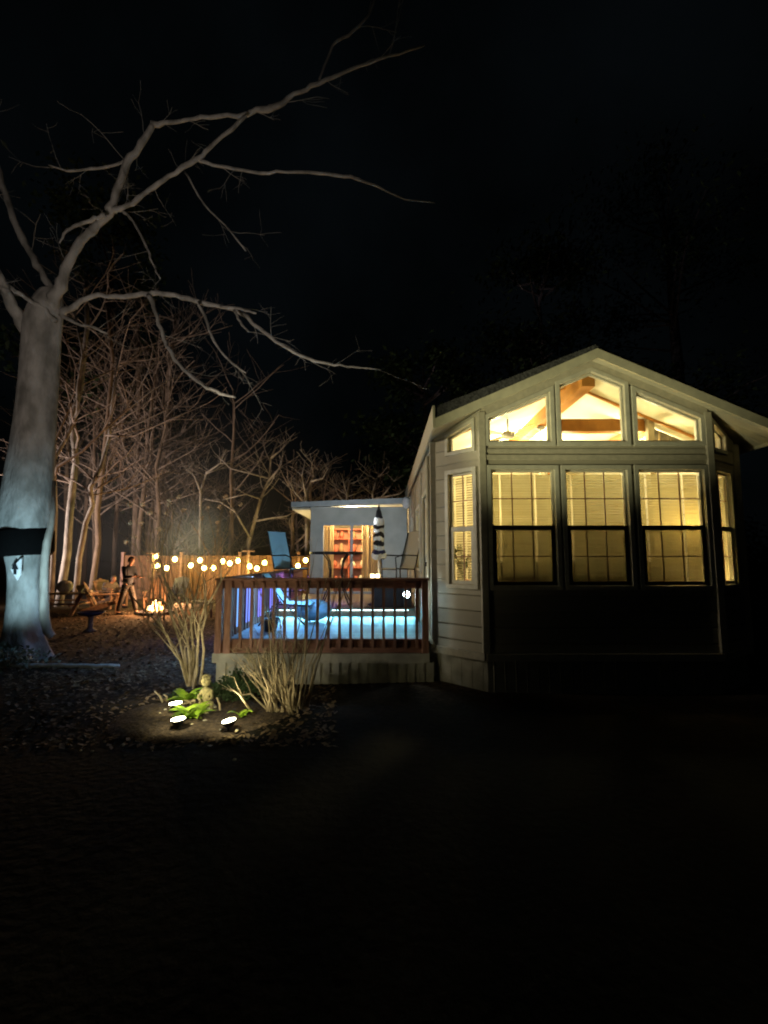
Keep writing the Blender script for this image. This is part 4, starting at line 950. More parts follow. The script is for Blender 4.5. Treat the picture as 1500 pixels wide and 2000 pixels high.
# ------------------------------------------------------------------ people
def skin_obj(name, mat, parent, verts, edges, radii, root=0, sub=2, merge=True):
    me = bpy.data.meshes.new(name); me.from_pydata([tuple(v) for v in verts], edges, []); me.materials.append(mat)
    o = bpy.data.objects.new(name, me); link(o); o.parent = parent
    m = o.modifiers.new('skin', 'SKIN'); m.use_smooth_shade = True
    sv = me.skin_vertices[0].data if me.skin_vertices else None
    if sv is None:
        bpy.context.view_layer.objects.active = o; bpy.context.view_layer.update()
    sv = me.skin_vertices[0].data
    for i, r in enumerate(radii): sv[i].radius = r if hasattr(r, '__len__') else (r, r); sv[i].use_root = (i == root)
    s = o.modifiers.new('sub', 'SUBSURF'); s.levels = s.render_levels = sub
    return o
def hand(parts, wrist, dirv, palm_n, side):
    """palm and five separate curled fingers as chains; appended to (verts, edges, radii)"""
    V, E, Rr, iw = parts
    d = dirv.normalized(); s_ = d.cross(palm_n).normalized() * side
    pc = wrist + d * .05; V.append(pc); Rr.append((.038, .018)); ip = len(V) - 1; E.append((iw, ip))
    for k, L_ in enumerate((.065, .075, .07, .055)):
        b0 = wrist + d * .09 + s_ * (.030 - .02 * k); V.append(b0); Rr.append(.010); i0 = len(V) - 1; E.append((ip, i0))
        V.append(b0 + d * L_ * .5 + palm_n * .008); Rr.append(.0085); E.append((i0, i0 + 1))
        V.append(b0 + d * L_ * .85 + palm_n * .03); Rr.append(.007); E.append((i0 + 1, i0 + 2))
    b0 = wrist + d * .03 + s_ * .038; V.append(b0); Rr.append(.011); i0 = len(V) - 1; E.append((ip, i0))
    V.append(b0 + d * .035 + s_ * .018 + palm_n * .012); Rr.append(.009); E.append((i0, i0 + 1))
def head(t, c, fwd, hairmat, hair_long=False):
    """c centre of head, fwd unit facing vector"""
    f_ = fwd.normalized(); s_ = Vector((-f_.y, f_.x, 0)).normalized(); Mx = Matrix((( f_.x, s_.x, 0, c.x), (f_.y, s_.y, 0, c.y), (0, 0, 1, c.z), (0, 0, 0, 1)))
    m_ = MB(); n, mm = 20, 16; vs = []
    for i in range(mm + 1):
        ph = math.pi * i / mm
        for k in range(n):
            a = 2 * math.pi * k / n; x, y, z = math.sin(ph) * math.cos(a), math.sin(ph) * math.sin(a), math.cos(ph)
            w = 1 - .25 * max(0, -z) ** 1.2
            X = x * .095 * (1 - .08 * max(0, -z)); Y = y * .076 * w; Z = z * .118
            if x > .8 and abs(y) < .25: X += .022 * max(0, 1 - abs(z + .12) * 4) * (1 - abs(y) * 4)
            if x > .6 and abs(abs(y) - .38) < .2 and abs(z - .05) < .2: X -= .009
            if x > .5 and z < -.6: X += .01
            vs.append(Mx @ Vector((X, Y, Z)))
    m_.add(vs, [(i * n + k, (i + 1) * n + k, (i + 1) * n + (k + 1) % n, i * n + (k + 1) % n) for i in range(mm) for k in range(n)])
    for sg in (-1, 1): m_.ball(Mx @ Vector((-.005, sg * .078, -.005)), .024, 8, 6, (.6, .5, 1))
    ho = m_.build('head', M['skin'], t, smooth=True)
    e = MB()
    for sg in (-1, 1): e.ball(Mx @ Vector((.079, sg * .031, .008)), .011, 8, 6)
    e.build('eyes', M['white'], ho, smooth=True)
    e = MB()
    for sg in (-1, 1): e.ball(Mx @ Vector((.087, sg * .031, .008)), .0055, 8, 6)
    e.build('pupils', M['black'], ho); 
    MB().tube([Mx @ Vector((.083, -.022, -.055)), Mx @ Vector((.091, 0, -.058)), Mx @ Vector((.083, .022, -.055))], [.003, .006, .003], 6).build('mouth', M['red'], ho)
    h = MB(); vs = []
    for i in range(9):
        ph = math.pi * .62 * i / 8
        for k in range(20):
            a = 2 * math.pi * k / 20; lim = 1 if math.cos(a) < .35 else (.55)
            p_ = ph * lim; x, y, z = math.sin(p_) * math.cos(a), math.sin(p_) * math.sin(a), math.cos(p_)
            vs.append(Mx @ Vector((x * .105 - .006, y * .088, z * .128 + .004)))
    h.add(vs, [(i * 20 + k, (i + 1) * 20 + k, (i + 1) * 20 + (k + 1) % 20, i * 20 + (k + 1) % 20) for i in range(8) for k in range(20)])
    h.build('hair', hairmat, t, smooth=True)
def V3(*a): return Vector(a)
def person(label, loc, rz, pose, shirt, trousers, hair):
    t = thing('person', label, 'person', loc, rz)
    J = pose
    V = [J['pelvis'], J['waist'], J['chest'], J['neck'], J['headb']]; E = [(0, 1), (1, 2), (2, 3), (3, 4)]; Rr = [.10, .09, .11, .055, .05]
    for s_ in 'lr':
        b = len(V); V += [J['hip' + s_], J['knee' + s_], J['ankle' + s_], J['toe' + s_]]; Rr += [.085, .058, .038, .03]; E += [(0, b), (b, b + 1), (b + 1, b + 2), (b + 2, b + 3)]
        b = len(V); V += [J['sh' + s_], J['el' + s_], J['wr' + s_]]; Rr += [.05, .038, .026]; E += [(2, b), (b, b + 1), (b + 1, b + 2)]
        d = J['wr' + s_] - J['el' + s_]; hand((V, E, Rr, b + 2), J['wr' + s_], d, J.get('palm' + s_, V3(0, 0, -1)), 1 if s_ == 'l' else -1)
    skin_obj('body', M['skin'], t, V, E, Rr)
    # shirt and trousers follow the same joints
    V = [J['waist'] - V3(0, 0, .26), J['waist'], J['chest'], J['neck'] - V3(0, 0, .02)]; E = [(0, 1), (1, 2), (2, 3)]; Rr = [.148, .142, .15, .075]
    for s_ in 'lr':
        b = len(V); w_ = J['el' + s_].lerp(J['wr' + s_], .88); V += [J['sh' + s_], J['el' + s_], w_]; Rr += [.072, .058, .042]; E += [(2, b), (b, b + 1), (b + 1, b + 2)]
    skin_obj('shirt', shirt, t, V, E, Rr)
    V = [J['pelvis'] + V3(0, 0, .06)]; E = []; Rr = [.135]
    for s_ in 'lr':
        b = len(V); V += [J['hip' + s_], J['knee' + s_], J['ankle' + s_] + V3(0, 0, .01)]; Rr += [.108, .08, .062]; E += [(0, b), (b, b + 1), (b + 1, b + 2)]
    skin_obj('trousers', trousers, t, V, E, Rr)
    for s_ in 'lr':
        d = J['toe' + s_] - J['ankle' + s_]; d.z = 0; d.normalize(); a = J['ankle' + s_]
        MB().ball((a.x + d.x * .07, a.y + d.y * .07, J['toe' + s_].z + .005), .1, 12, 8, (1.45 if abs(d.x) > .5 else .5, .5 if abs(d.x) > .5 else 1.45, .42)).build('shoe', M['black'], t, smooth=True)
    head(t, J['headb'] + V3(*J['hoff']), J['face'], hair)
    return t
stand = dict(pelvis=V3(0, 0, .93), waist=V3(0, 0, 1.08), chest=V3(.02, 0, 1.31), neck=V3(.04, 0, 1.47), headb=V3(.06, 0, 1.53), hoff=(.025, 0, .09), face=V3(1, -.25, 0),
    hipl=V3(0, .09, .86), kneel=V3(.14, .11, .48), anklel=V3(.24, .12, .09), toel=V3(.40, .12, .04),
    hipr=V3(0, -.09, .86), kneer=V3(-.10, -.1, .48), ankler=V3(-.19, -.12, .09), toer=V3(-.04, -.14, .04),
    shl=V3(.03, .19, 1.40), ell=V3(.10, .24, 1.12), wrl=V3(.33, .13, 1.13), shr=V3(.02, -.19, 1.40), elr=V3(.08, -.25, 1.12), wrr=V3(.31, -.14, 1.16))
p = atg(246, 1201, 0)
person('person standing in a dark hoodie and grey trousers, facing the fire', (p.x, p.y, 0), R(-10), stand, M['shirt'], M['jeans'], M['shirt'])
sit = dict(pelvis=V3(-.05, 0, .42), waist=V3(-.10, 0, .56), chest=V3(-.04, 0, .74), neck=V3(.03, 0, .86), headb=V3(.06, 0, .90), hoff=(.04, 0, .08), face=V3(1, -.3, 0),
    hipl=V3(.0, .09, .42), kneel=V3(.42, .13, .50), anklel=V3(.47, .13, .09), toel=V3(.62, .14, .04), hipr=V3(.0, -.09, .42), kneer=V3(.42, -.13, .50), ankler=V3(.47, -.13, .09), toer=V3(.62, -.14, .04),
    shl=V3(-.02, .18, .82), ell=V3(-.02, .28, .66), wrl=V3(.22, .26, .66), shr=V3(-.02, -.18, .82), elr=V3(-.02, -.28, .66), wrr=V3(.22, -.26, .66))
p = atg(206, 1190, 0)
person('person seated in a wooden chair with fire-lit face, left of the standing person', (p.x - .12, p.y + .45, 0), R(-20), sit, M['grey'], M['shirt'], M['grey'])

# ------------------------------------------------------------------ shrubs
def shrub(name, label, base, stems, seed, mat='stem', group=None, L=.5, kids=3, tw=3, minr=.003):
    rng = random.Random(seed); t = thing(name, label, 'shrub', (0, 0, 0), group=group); a = MB(); b = MB()
    for pts, rs in stems:
        a.tube(pts, rs, 7, wob=.12, rng=rng)
        for k in range(tw):
            i = rng.randrange(max(1, len(pts) // 2), len(pts)); d = (pts[i] - pts[i - 1]).normalized() + Vector((rng.gauss(0, .5), rng.gauss(0, .5), rng.gauss(.2, .3)))
            out = []; grow(pts[i], d, L, min(rs[i] * .7, .008), 1, rng, out, kids=kids, minr=minr)
            for q, r, c in out: a.tube(q, r, 4 if c < 2 else 3, cap=False)
    a.build('stems', M[mat], t, smooth=True)
    return t
SY = 6.0
def S(Y, w0, w1, *xy, dy=0):
    n = len(xy); rg_ = random.Random(int(xy[-1][0] * 7 + xy[-1][1])); e_ = rg_.uniform(-.5, .5)
    pts = [at(x, y, Y + e_ * i / (n - 1)) for i, (x, y) in enumerate(xy)]
    return pts, [(w0 + (w1 - w0) * i / (n - 1)) * Y / F / 2 * .66 for i in range(n)]
ST1 = .7
st1 = [S(SY, 9, 4, (368, 1340), (358, 1300), (345, 1270), (325, 1240), (308, 1215), (285, 1195), (262, 1170)),
       S(SY, 9, 4, (369, 1340), (362, 1300), (352, 1255), (340, 1220), (330, 1190), (312, 1165)),
       S(SY, 8, 4, (370, 1340), (370, 1290), (366, 1240), (360, 1205), (350, 1175), (330, 1150), (318, 1120)),
       S(SY, 8, 5, (371, 1340), (378, 1290), (376, 1250), (372, 1210), (378, 1180), (385, 1150)),
       S(SY, 8, 5, (378, 1345), (385, 1310), (386, 1270), (388, 1225), (398, 1190), (418, 1160), (432, 1134)),
       S(SY, 8, 5, (390, 1335), (396, 1300), (398, 1270), (394, 1235), (402, 1205), (400, 1180)),
       S(SY, 7, 4, (366, 1338), (352, 1290), (338, 1272), (330, 1250), (326, 1238)),
       S(SY, 6, 3, (370, 1340), (374, 1280), (360, 1230), (340, 1185), (322, 1135), (312, 1090)),
       S(SY, 6, 3, (376, 1340), (388, 1270), (380, 1215), (366, 1180), (356, 1140))]
st1 = [(a, [r * 1.0 for r in b]) for a, b in st1]
for k_ in range(9):
    e_ = (random.Random(k_).uniform(285, 425), random.Random(k_ + 50).uniform(1085, 1150)); st1.append(S(SY, 4, 1.5, (368 + k_ * 2, 1338), (360 + k_ * 3, 1270), ((e_[0] + 372) / 2 + (k_ % 3 - 1) * 9, 1205), e_))
shrub('bare_shrub', 'bare multi-stemmed shrub with tan stems left of the deck corner', None, st1, 31, L=.5, tw=4, kids=3)
rr = random.Random(14); st2 = []
for k in range(34):
    bx, by = rr.uniform(520, 585), rr.uniform(1375, 1398); ang = rr.uniform(-1, .5); L_ = rr.uniform(70, 130)
    ex = bx + ang * 75 + rr.uniform(-8, 8); ey = by - L_
    st2.append(S(5.2, rr.uniform(4, 7), rr.uniform(2, 3.5), (bx, by), ((bx * 2 + ex) / 3 + rr.uniform(-3, 3), (by * 2 + ey) / 3 - 8), ((bx + 2 * ex) / 3 + rr.uniform(-4, 4), (by + ey * 2) / 3 - 5), (ex, ey)))
st2.append(S(5.2, 6, 4, (548, 1410), (510, 1375), (490, 1355), (470, 1358))); st2.append(S(5.2, 7, 5, (505, 1405), (480, 1375), (468, 1357)))
for (x0, x1_, y1_) in ((560, 540, 1160), (566, 590, 1130), (575, 600, 1180), (556, 520, 1190), (585, 640, 1120), (590, 655, 1150), (598, 690, 1120), (600, 668, 1165), (552, 500, 1130), (580, 612, 1100), (594, 702, 1060)):
    m1 = (x0 + (x1_ - x0) * .25 + rr.uniform(-8, 8), 1390 - (1390 - y1_) * .35); m2 = (x0 + (x1_ - x0) * .6 + rr.uniform(-10, 10), 1390 - (1390 - y1_) * .7)
    st2.append(S(5.4, 5, 2, (x0, 1385), m1, m2, (x1_, y1_)))
shrub('bare_shrub', 'dense clump of pale bare stems in front of the deck skirting', None, st2, 32, L=.3, tw=2, kids=2)
# hydrangea shrub with dry heads, further back
rr = random.Random(21)
def hydrangea(label, Y, bx, by, heads, seed):
    rng = random.Random(seed); t = thing('hydrangea_shrub', label, 'shrub', (0, 0, 0), group='hydrangeas with dried flower heads'); a = MB()
    for x, y in heads:
        h = MB()
        b0 = at(bx + rng.uniform(-22, 22), by, Y); b0.z = 0; e = at(x, y, Y + rng.uniform(-.6, .6)); m_ = b0.lerp(e, .5) + Vector(((b0.x - e.x) * .2, 0, .15))
        a.tube([b0, m_, e], [.014, .010, .006], 5)
        for q in range(2):
            e2 = m_.lerp(e, rng.uniform(.2, .8)); a.tube([e2, e2 + Vector((rng.uniform(-.25, .25), rng.uniform(-.2, .2), rng.uniform(.1, .35)))], [.006, .003], 4)
        for q in range(40):
            d = Vector((rng.gauss(0, 1), rng.gauss(0, 1), rng.gauss(0, .7))).normalized(); c = e + d * .085 * rng.random() ** .4; s_ = d.orthogonal().normalized() * .017; s2_ = d.cross(s_)
            h.add([c + s_, c + s2_, c - s_, c - s2_], [(0, 1, 2, 3)])
        h.build('flower_head', M['cream'], t)
    a.build('stems', M['stem'], t, smooth=True)
hydrangea('tall hydrangea with pale dried heads by the left end of the fence', 12.8, 300, 1195, [(252, 986), (278, 985), (293, 1002), (255, 1022), (277, 1022), (309, 1033), (318, 1034), (247, 1058), (263, 1050), (330, 985), (332, 978), (350, 970), (325, 1003), (358, 998)], 5)
hydrangea('hydrangea with dried heads in front of the fence middle', 14.5, 415, 1180, [(360, 995), (405, 992), (430, 990), (395, 1012), (452, 1000), (470, 985), (425, 1020), (500, 1010), (440, 970)], 6)
# evergreen tuft at deck corner
def leafy(name, label, c, rad, n, mat, seed, sc_=(1, 1, 1), L=.05, cat='shrub', group=None):
    rng = random.Random(seed); t = thing(name, label, cat, tuple(c), group=group); q = MB(); s = MB()
    cl = [Vector((rng.gauss(0, .45) * sc_[0], rng.gauss(0, .45) * sc_[1], abs(rng.gauss(.5, .3)) * sc_[2])) * rad for _ in range(max(6, n // 60))]
    for c_ in cl: s.tube([(0, 0, -.02), c_ * .5 + Vector((0, 0, .1 * rad)), c_], [.02 * rad + .004, .012 * rad + .002, .004], 4, cap=False)
    for k in range(n):
        c_ = rng.choice(cl) + Vector((rng.gauss(0, .16), rng.gauss(0, .16), rng.gauss(0, .13))) * rad
        if c_.z < .01: c_.z = .02
        d = Vector((rng.gauss(0, 1), rng.gauss(0, 1), rng.gauss(.3, 1))).normalized(); w = d.orthogonal().normalized() * L * .35; l = L * rng.uniform(.7, 1.3)
        q.add([c_, c_ + w + d * l * .5, c_ + d * l, c_ - w + d * l * .5], [(0, 1, 2, 3)])
    s.build('stems', M['barkbrown'], t); q.build('foliage', M[mat], t); return t
p = atg(468, 1362, 0); leafy('evergreen_shrub', 'small dark evergreen shrub at the foot of the deck skirting', (p.x, p.y, 0), .32, 1400, 'leafdark', 3, (1, .7, .8))
# right of house foliage
for k, (px, py, lab) in enumerate(((1440, 1230, 'dark evergreen shrub beside the right wall of the house'), (1490, 1200, 'dark evergreen shrub at the right edge beyond the house'))):
    Y = 7.6 + k * 1.4; x = (px - 750) * Y / F
    leafy('evergreen_shrub', lab, (x, Y, 0), 1.0 + .1 * k, 3200, 'leafdark', 40 + k, (.7, .7, 1.7), L=.09)
# conifer silhouettes
def evergreen(label, x, Y, h, w, seed):
    rng = random.Random(seed); t = thing('evergreen_tree', label, 'tree', (x, Y, 0), group='tall dark evergreens'); q = MB(); tk = MB().tube([(0, 0, -.1), (.2, 0, h * .5), (0, .1, h * .92)], [h * .018, h * .012, .03], 8)
    cl = []
    for k in range(34):
        z = h * rng.uniform(.22, .97); r = w * math.sqrt(max(0, 1 - ((z / h - .5) / .52) ** 2)) * rng.uniform(.3, 1); a = rng.uniform(0, 6.28); c = Vector((r * math.cos(a), r * math.sin(a), z)); cl.append((c, rng.uniform(.5, 1.1) * w * .3))
        tk.tube([(0, 0, max(.5, z - r * .5)), c * .6 + Vector((0, 0, z * .35)), c], [.08, .05, .02], 5, cap=False)
    tk.build('trunk', M['plastic'], t)
    for k in range(6500):
        c0, rr_ = rng.choice(cl); c = c0 + Vector((rng.gauss(0, .6), rng.gauss(0, .6), rng.gauss(0, .45))) * rr_; d = Vector((rng.gauss(0, 1), rng.gauss(0, 1), rng.gauss(-.2, .7))).normalized(); u_ = d.orthogonal().normalized() * .11; L_ = rng.uniform(.25, .5)
        q.add([c, c + u_ + d * L_ * .5, c + d * L_, c - u_ + d * L_ * .5], [(0, 1, 2, 3)])
    q.build('crown', M['leafdark'], t)
evergreen('broad dark evergreen rising behind the annex', 2.2, 25, 14, 3.4, 1)
evergreen('dark rounded evergreen behind the house ridge', 8.5, 24, 19, 4.6, 2)
evergreen('tallest dark evergreen at the right behind the house', 17, 26, 26, 6.5, 3)
evergreen('dark evergreen at upper left beyond the huge tree', -17, 27, 25, 5, 4)

# ------------------------------------------------------------------ garden bed
gb = MB(); cx, cy = -1.95, 5.1; n = 40; rr = random.Random(3); vs = [(cx, cy, .05)]
for ring, rz_ in ((.5, .045), (.85, .03), (1.0, -.03)):
    for k in range(n):
        a = 2 * math.pi * k / n; vs.append((cx + .98 * ring * math.cos(a) * (1 + .06 * math.sin(3 * a)), cy + .75 * ring * math.sin(a) * (1 + .05 * math.sin(4 * a)), rz_ + rr.uniform(-.006, .012)))
fs = [(0, 1 + k, 1 + (k + 1) % n) for k in range(n)] + [(1 + i * n + k, 1 + (i + 1) * n + k, 1 + (i + 1) * n + (k + 1) % n, 1 + i * n + (k + 1) % n) for i in range(2) for k in range(n)]
tag(gb.add(vs, fs).build('garden_bed', M['mulch'], smooth=True), kind='structure')
# garden spot lights
M['spotglow'] = emit('spot_glow', (1, .93, .62), 22)
gl = [(343, 1375, 'upper left', (.15, .5, 1)), (348, 1406, 'lower left', (.1, .8, 1)), (447, 1409, 'right', (.15, .9, .62))]
for px, py, nm, dr_ in gl:
    wide = 130 if nm == 'right' else 96
    c = atg(px, py, .13); t = thing('garden_light', nm + ' one of three glowing disc lights in the garden bed', 'garden light', (c.x, c.y, 0), group='glowing disc lights in the bed')
    tilt = Matrix.Translation((0, 0, .13)) @ Matrix.Rotation(R(-2), 4, 'X') @ Matrix.Rotation(R(-12 if nm == 'right' else -5), 4, 'Y')
    h = MB().lathe([(.03, -.05), (.068, -.01), (.074, .004), (.066, .006)], (0, 0, 0), 20); h.v = [tuple(tilt @ Vector(v)) for v in h.v]; h.build('housing', M['blackmetal'], t, smooth=True)
    g = MB().lathe([(.064, .0), (.064, .012), (.03, .02), (.001, .021)], (0, 0, 0), 20); g.v = [tuple(tilt @ Vector(v)) for v in g.v]; g.build('lens', M['spotglow'], t, smooth=True)
    MB().tube([(0, 0, -.03), (0, 0, .09)], .012, 6).build('stake', M['blackmetal'], t)
    spot('garden_lamp', (c.x, c.y, .165), Vector((c.x, c.y, .165)) + Vector(dr_), 15, (1, .85, .5), wide, .8, .06)
    spot('garden_glow', (c.x, c.y - .12, .34), (c.x, c.y + .30, .05), 8, (1, .90, .5), 150, 1, .05)
# statue: little seated child figure in pale stone
sp0 = atg(403, 1382, .03); stt = thing('garden_statue', 'small weathered stone figurine of a seated child in the garden bed', 'statue', (sp0.x, sp0.y, .02))
stt.scale = (.68, .68, .68)
sv_ = [V3(0, 0, .1), V3(0, .0, .22), V3(-.01, 0, .34), V3(-.02, 0, .42), V3(.06, -.1, .1), V3(.16, -.16, .17), V3(.18, -.2, .03), V3(-.07, -.1, .1), V3(-.02, -.22, .16), V3(-.04, -.26, .03), V3(.09, -.01, .33), V3(.13, -.08, .22), V3(.06, -.16, .2), V3(-.1, 0, .33), V3(-.14, -.07, .22), V3(-.06, -.16, .2)]
skin_obj('body', M['oldstone'], stt, [v * .85 for v in sv_], [(0, 1), (1, 2), (2, 3), (0, 4), (4, 5), (5, 6), (0, 7), (7, 8), (8, 9), (2, 10), (10, 11), (11, 12), (2, 13), (13, 14), (14, 15)], [.07, .062, .06, .03, .045, .035, .025, .045, .035, .025, .03, .025, .018, .03, .025, .018])
q = MB().ball((-.02, -.01, .44), .082, 16, 12, (.9, .95, 1.08)).ball((-.02, -.088, .435), .012, 8, 6).ball((-.09, -.01, .44), .016, 8, 6).ball((.052, -.01, .44), .016, 8, 6)
q.build('head', M['oldstone'], stt, smooth=True)
q = MB(); rr = random.Random(4)
for i in range(30):
    a, b_ = rr.uniform(0, 6.28), rr.uniform(0, 1.2); q.ball((-.02 + .078 * math.sin(b_) * math.cos(a), .0 + .078 * math.sin(b_) * math.sin(a) + .01, .45 + .085 * math.cos(b_)), .02, 6, 5)
q.build('curls', M['oldstone'], stt, smooth=True)
q = MB().lathe([(.17, -.02), (.18, .03), (.15, .06)], (0, -.05, 0), 14); q.build('plinth', M['stone'], stt)
# hosta-like leafy plants
def rosette(label, px, py, n, L, seed, mat='leaf'):
    c = atg(px, py, .04); t = thing('garden_plant', label, 'plant', (c.x, c.y, .03), group='bright green plants in the bed'); q = MB(); rng = random.Random(seed)
    for k in range(n):
        a = rng.uniform(0, 6.28); l = L * rng.uniform(.7, 1.2); up_ = rng.uniform(.35, 1.1); d = Vector((math.cos(a), math.sin(a), 0)); s_ = Vector((-d.y, d.x, 0)); pr = []
        for i in range(6):
            t_ = i / 5; w = L * .17 * math.sin(math.pi * min(1, t_ * .93 + .07)) ; c_ = d * l * t_ * (.55 + .3 * t_) + Vector((0, 0, l * up_ * t_ * (1.2 - .75 * t_)))
            pr += [c_ - s_ * w, c_ - Vector((0, 0, w * .35)), c_ + s_ * w]
        q.add(pr, [(i * 3 + j, i * 3 + j + 1, i * 3 + j + 4, i * 3 + j + 3) for i in range(5) for j in range(2)])
    q.build('leaves', M[mat], t, smooth=True); return t
rosette('bright green plant with drooping blade below the figurine', 380, 1402, 18, .22, 1)
rosette('upright green sprout above the upper left garden light', 361, 1368, 14, .26, 2)
rosette('low green plant between the two left garden lights', 366, 1398, 20, .2, 3)
rosette('small green sprout at the right garden light', 470, 1400, 9, .18, 4)
rosette('dull green tuft behind the upper left garden light', 338, 1362, 9, .15, 5, 'leafdark')
rosette('yellowish tuft right beside the figurine', 375, 1376, 8, .16, 6, 'stem')
# short sticks
for k, (a, b_, lab) in enumerate((((318, 1372), (302, 1350), 'bent dry stick at the left of the garden bed'), ((327, 1368), (320, 1356), 'short dry stick beside the upper left garden light'), ((430, 1392), (423, 1362), 'dry stick standing between figurine and right garden light'))):
    p0 = atg(a[0], a[1], .02); p1 = at(b_[0], b_[1], p0.y)
    tag(MB().tube([p0, p0.lerp(p1, .5) + Vector((.012, 0, .01)), p1], [.012, .011, .009], 7).build('stick', M['stem'], smooth=True), lab, 'stick')
# stones
rr = random.Random(19); spots = []
for (px, py, w) in ((265, 1398, 9), (262, 1407, 6), (285, 1395, 7), (402, 1402, 9), (240, 1457, 9), (297, 1464, 7), (243, 1478, 6), (183, 1447, 5), (205, 1449, 5), (232, 1437, 4), (180, 1468, 5), (158, 1466, 4), (298, 1468, 4), (458, 1486, 9), (462, 1437, 8), (400, 1417, 8), (322, 1395, 7), (334, 1390, 7), (345, 1393, 8), (356, 1390, 7), (412, 1384, 7), (420, 1390, 6), (312, 1402, 6), (300, 1412, 6), (375, 1425, 7), (430, 1435, 6), (200, 1277, 5), (128, 1228, 7), (205, 1212, 5), (130, 1452, 4)):
    spots.append((px, py, w))
sv0 = None
for k, (px, py, w) in enumerate(spots):
    c = atg(px, py, 0); r = w * (c.y) / F / 2
    if k % 5 == 0: sv0 = MB().ball((0, 0, 0), 1, 10, 7, (1.15, .9, .6), .22, rr).build('stone', M['stone' if k % 2 else 'cream'], smooth=True); o = sv0
    else: o = sv0.copy(); col.objects.link(o)
    o.location = (c.x, c.y, r * .3 + (.04 if 300 < px < 470 and py < 1440 else .0)); o.scale = (r, r, r); o.rotation_euler = (0, 0, rr.uniform(0, 6))
    tag(o, 'pale pebble on the dark soil around the garden bed', 'stone', 'pale pebbles around the garden bed')
# leaf litter
q = MB(); rr = random.Random(66)
for k in range(9000):
    y = rr.uniform(4.3, 15); x = rr.uniform(-.80 * y, -.1 * y if y < 6.4 else -2.4)
    c = Vector((x, y, gz(x, y) + .012)); a = rr.uniform(0, 6.28); L_ = rr.uniform(.015, .045); d = Vector((math.cos(a), math.sin(a), rr.uniform(-.3, .5))) * L_; s_ = Vector((-math.sin(a), math.cos(a), rr.uniform(-.4, .4))) * L_ * .6
    q.add([c - d, c + s_ + Vector((0, 0, .006)), c + d, c - s_], [(0, 1, 2, 3)])
tag(q.build('leaf_litter', M['leafdead']), 'fallen dead leaves scattered over the lawn and bed', 'leaves', kind='stuff')

# ------------------------------------------------------------------ smoke
def smoke():
    m = bpy.data.materials.new('smoke_mat'); m.use_nodes = True; nt = m.node_tree; N, L = nt.nodes, nt.links; N.remove(N['Principled BSDF'])
    v = N.new('ShaderNodeVolumePrincipled'); v.inputs['Color'].default_value = (.55, .80, 1, 1); v.inputs['Anisotropy'].default_value = 0
    tc = N.new('ShaderNodeTexCoord'); nz = N.new('ShaderNodeTexNoise'); nz.inputs['Scale'].default_value = 1.6; nz.inputs['Detail'].default_value = 3
    L.new(tc.outputs['Object'], nz.inputs['Vector'])
    ln = N.new('ShaderNodeVectorMath'); ln.operation = 'LENGTH'; L.new(tc.outputs['Object'], ln.inputs[0])
    mr = N.new('ShaderNodeMapRange'); mr.inputs[1].default_value = 1; mr.inputs[2].default_value = .0; mr.inputs[3].default_value = 0; mr.inputs[4].default_value = 1
    L.new(ln.outputs['Value'], mr.inputs[0])
    mr.interpolation_type = 'SMOOTHSTEP'; mu = N.new('ShaderNodeMath'); mu.operation = 'MULTIPLY'; L.new(mr.outputs[0], mu.inputs[0]); L.new(nz.outputs['Fac'], mu.inputs[1])
    m2 = N.new('ShaderNodeMath'); m2.operation = 'MULTIPLY'; m2.inputs[1].default_value = .45; L.new(mu.outputs[0], m2.inputs[0]); L.new(m2.outputs[0], v.inputs['Density'])
    L.new(v.outputs[0], N['Material Output'].inputs['Volume'])
    o = MB().ball((0, 0, 0), 1, 24, 16).build('smoke', m, smooth=True); o.location = at(378, 1045, 15.6); o.scale = (1.7, 1.0, 1.6); o.location.z = max(o.location.z, 2.0)
    tag(o, 'pale drifting wood smoke above the string lights', 'smoke', kind='stuff')
smoke()
def haze():
    m = bpy.data.materials.new('haze_mat'); m.use_nodes = True; nt = m.node_tree; N, L = nt.nodes, nt.links; N.remove(N['Principled BSDF'])
    v = N.new('ShaderNodeVolumePrincipled'); v.inputs['Color'].default_value = (.85, .85, .85, 1); v.inputs['Anisotropy'].default_value = .2
    tc = N.new('ShaderNodeTexCoord'); ln = N.new('ShaderNodeVectorMath'); ln.operation = 'LENGTH'; L.new(tc.outputs['Object'], ln.inputs[0])
    nz = N.new('ShaderNodeTexNoise'); nz.inputs['Scale'].default_value = 1.8; nz.inputs['Detail'].default_value = 3; L.new(tc.outputs['Object'], nz.inputs['Vector'])
    mr = N.new('ShaderNodeMapRange'); mr.inputs[1].default_value = 1; mr.inputs[2].default_value = .1; mr.inputs[3].default_value = 0; mr.inputs[4].default_value = .042; mr.interpolation_type = 'SMOOTHSTEP'
    L.new(ln.outputs['Value'], mr.inputs[0]); mu = N.new('ShaderNodeMath'); mu.operation = 'MULTIPLY'; L.new(mr.outputs[0], mu.inputs[0]); L.new(nz.outputs['Fac'], mu.inputs[1]); L.new(mu.outputs[0], v.inputs['Density'])
    L.new(v.outputs[0], N['Material Output'].inputs['Volume'])
    o = MB().ball((0, 0, 0), 1, 32, 20).build('smoke', m, smooth=True); o.location = (-9.0, 20.0, 3.2); o.scale = (9, 4.2, 7)  # added haze volume, softens the trees and lends the bulbs a glow
    tag(o, 'thin brownish smoke haze added among the bare trees for its glow', 'smoke', kind='stuff')
haze()

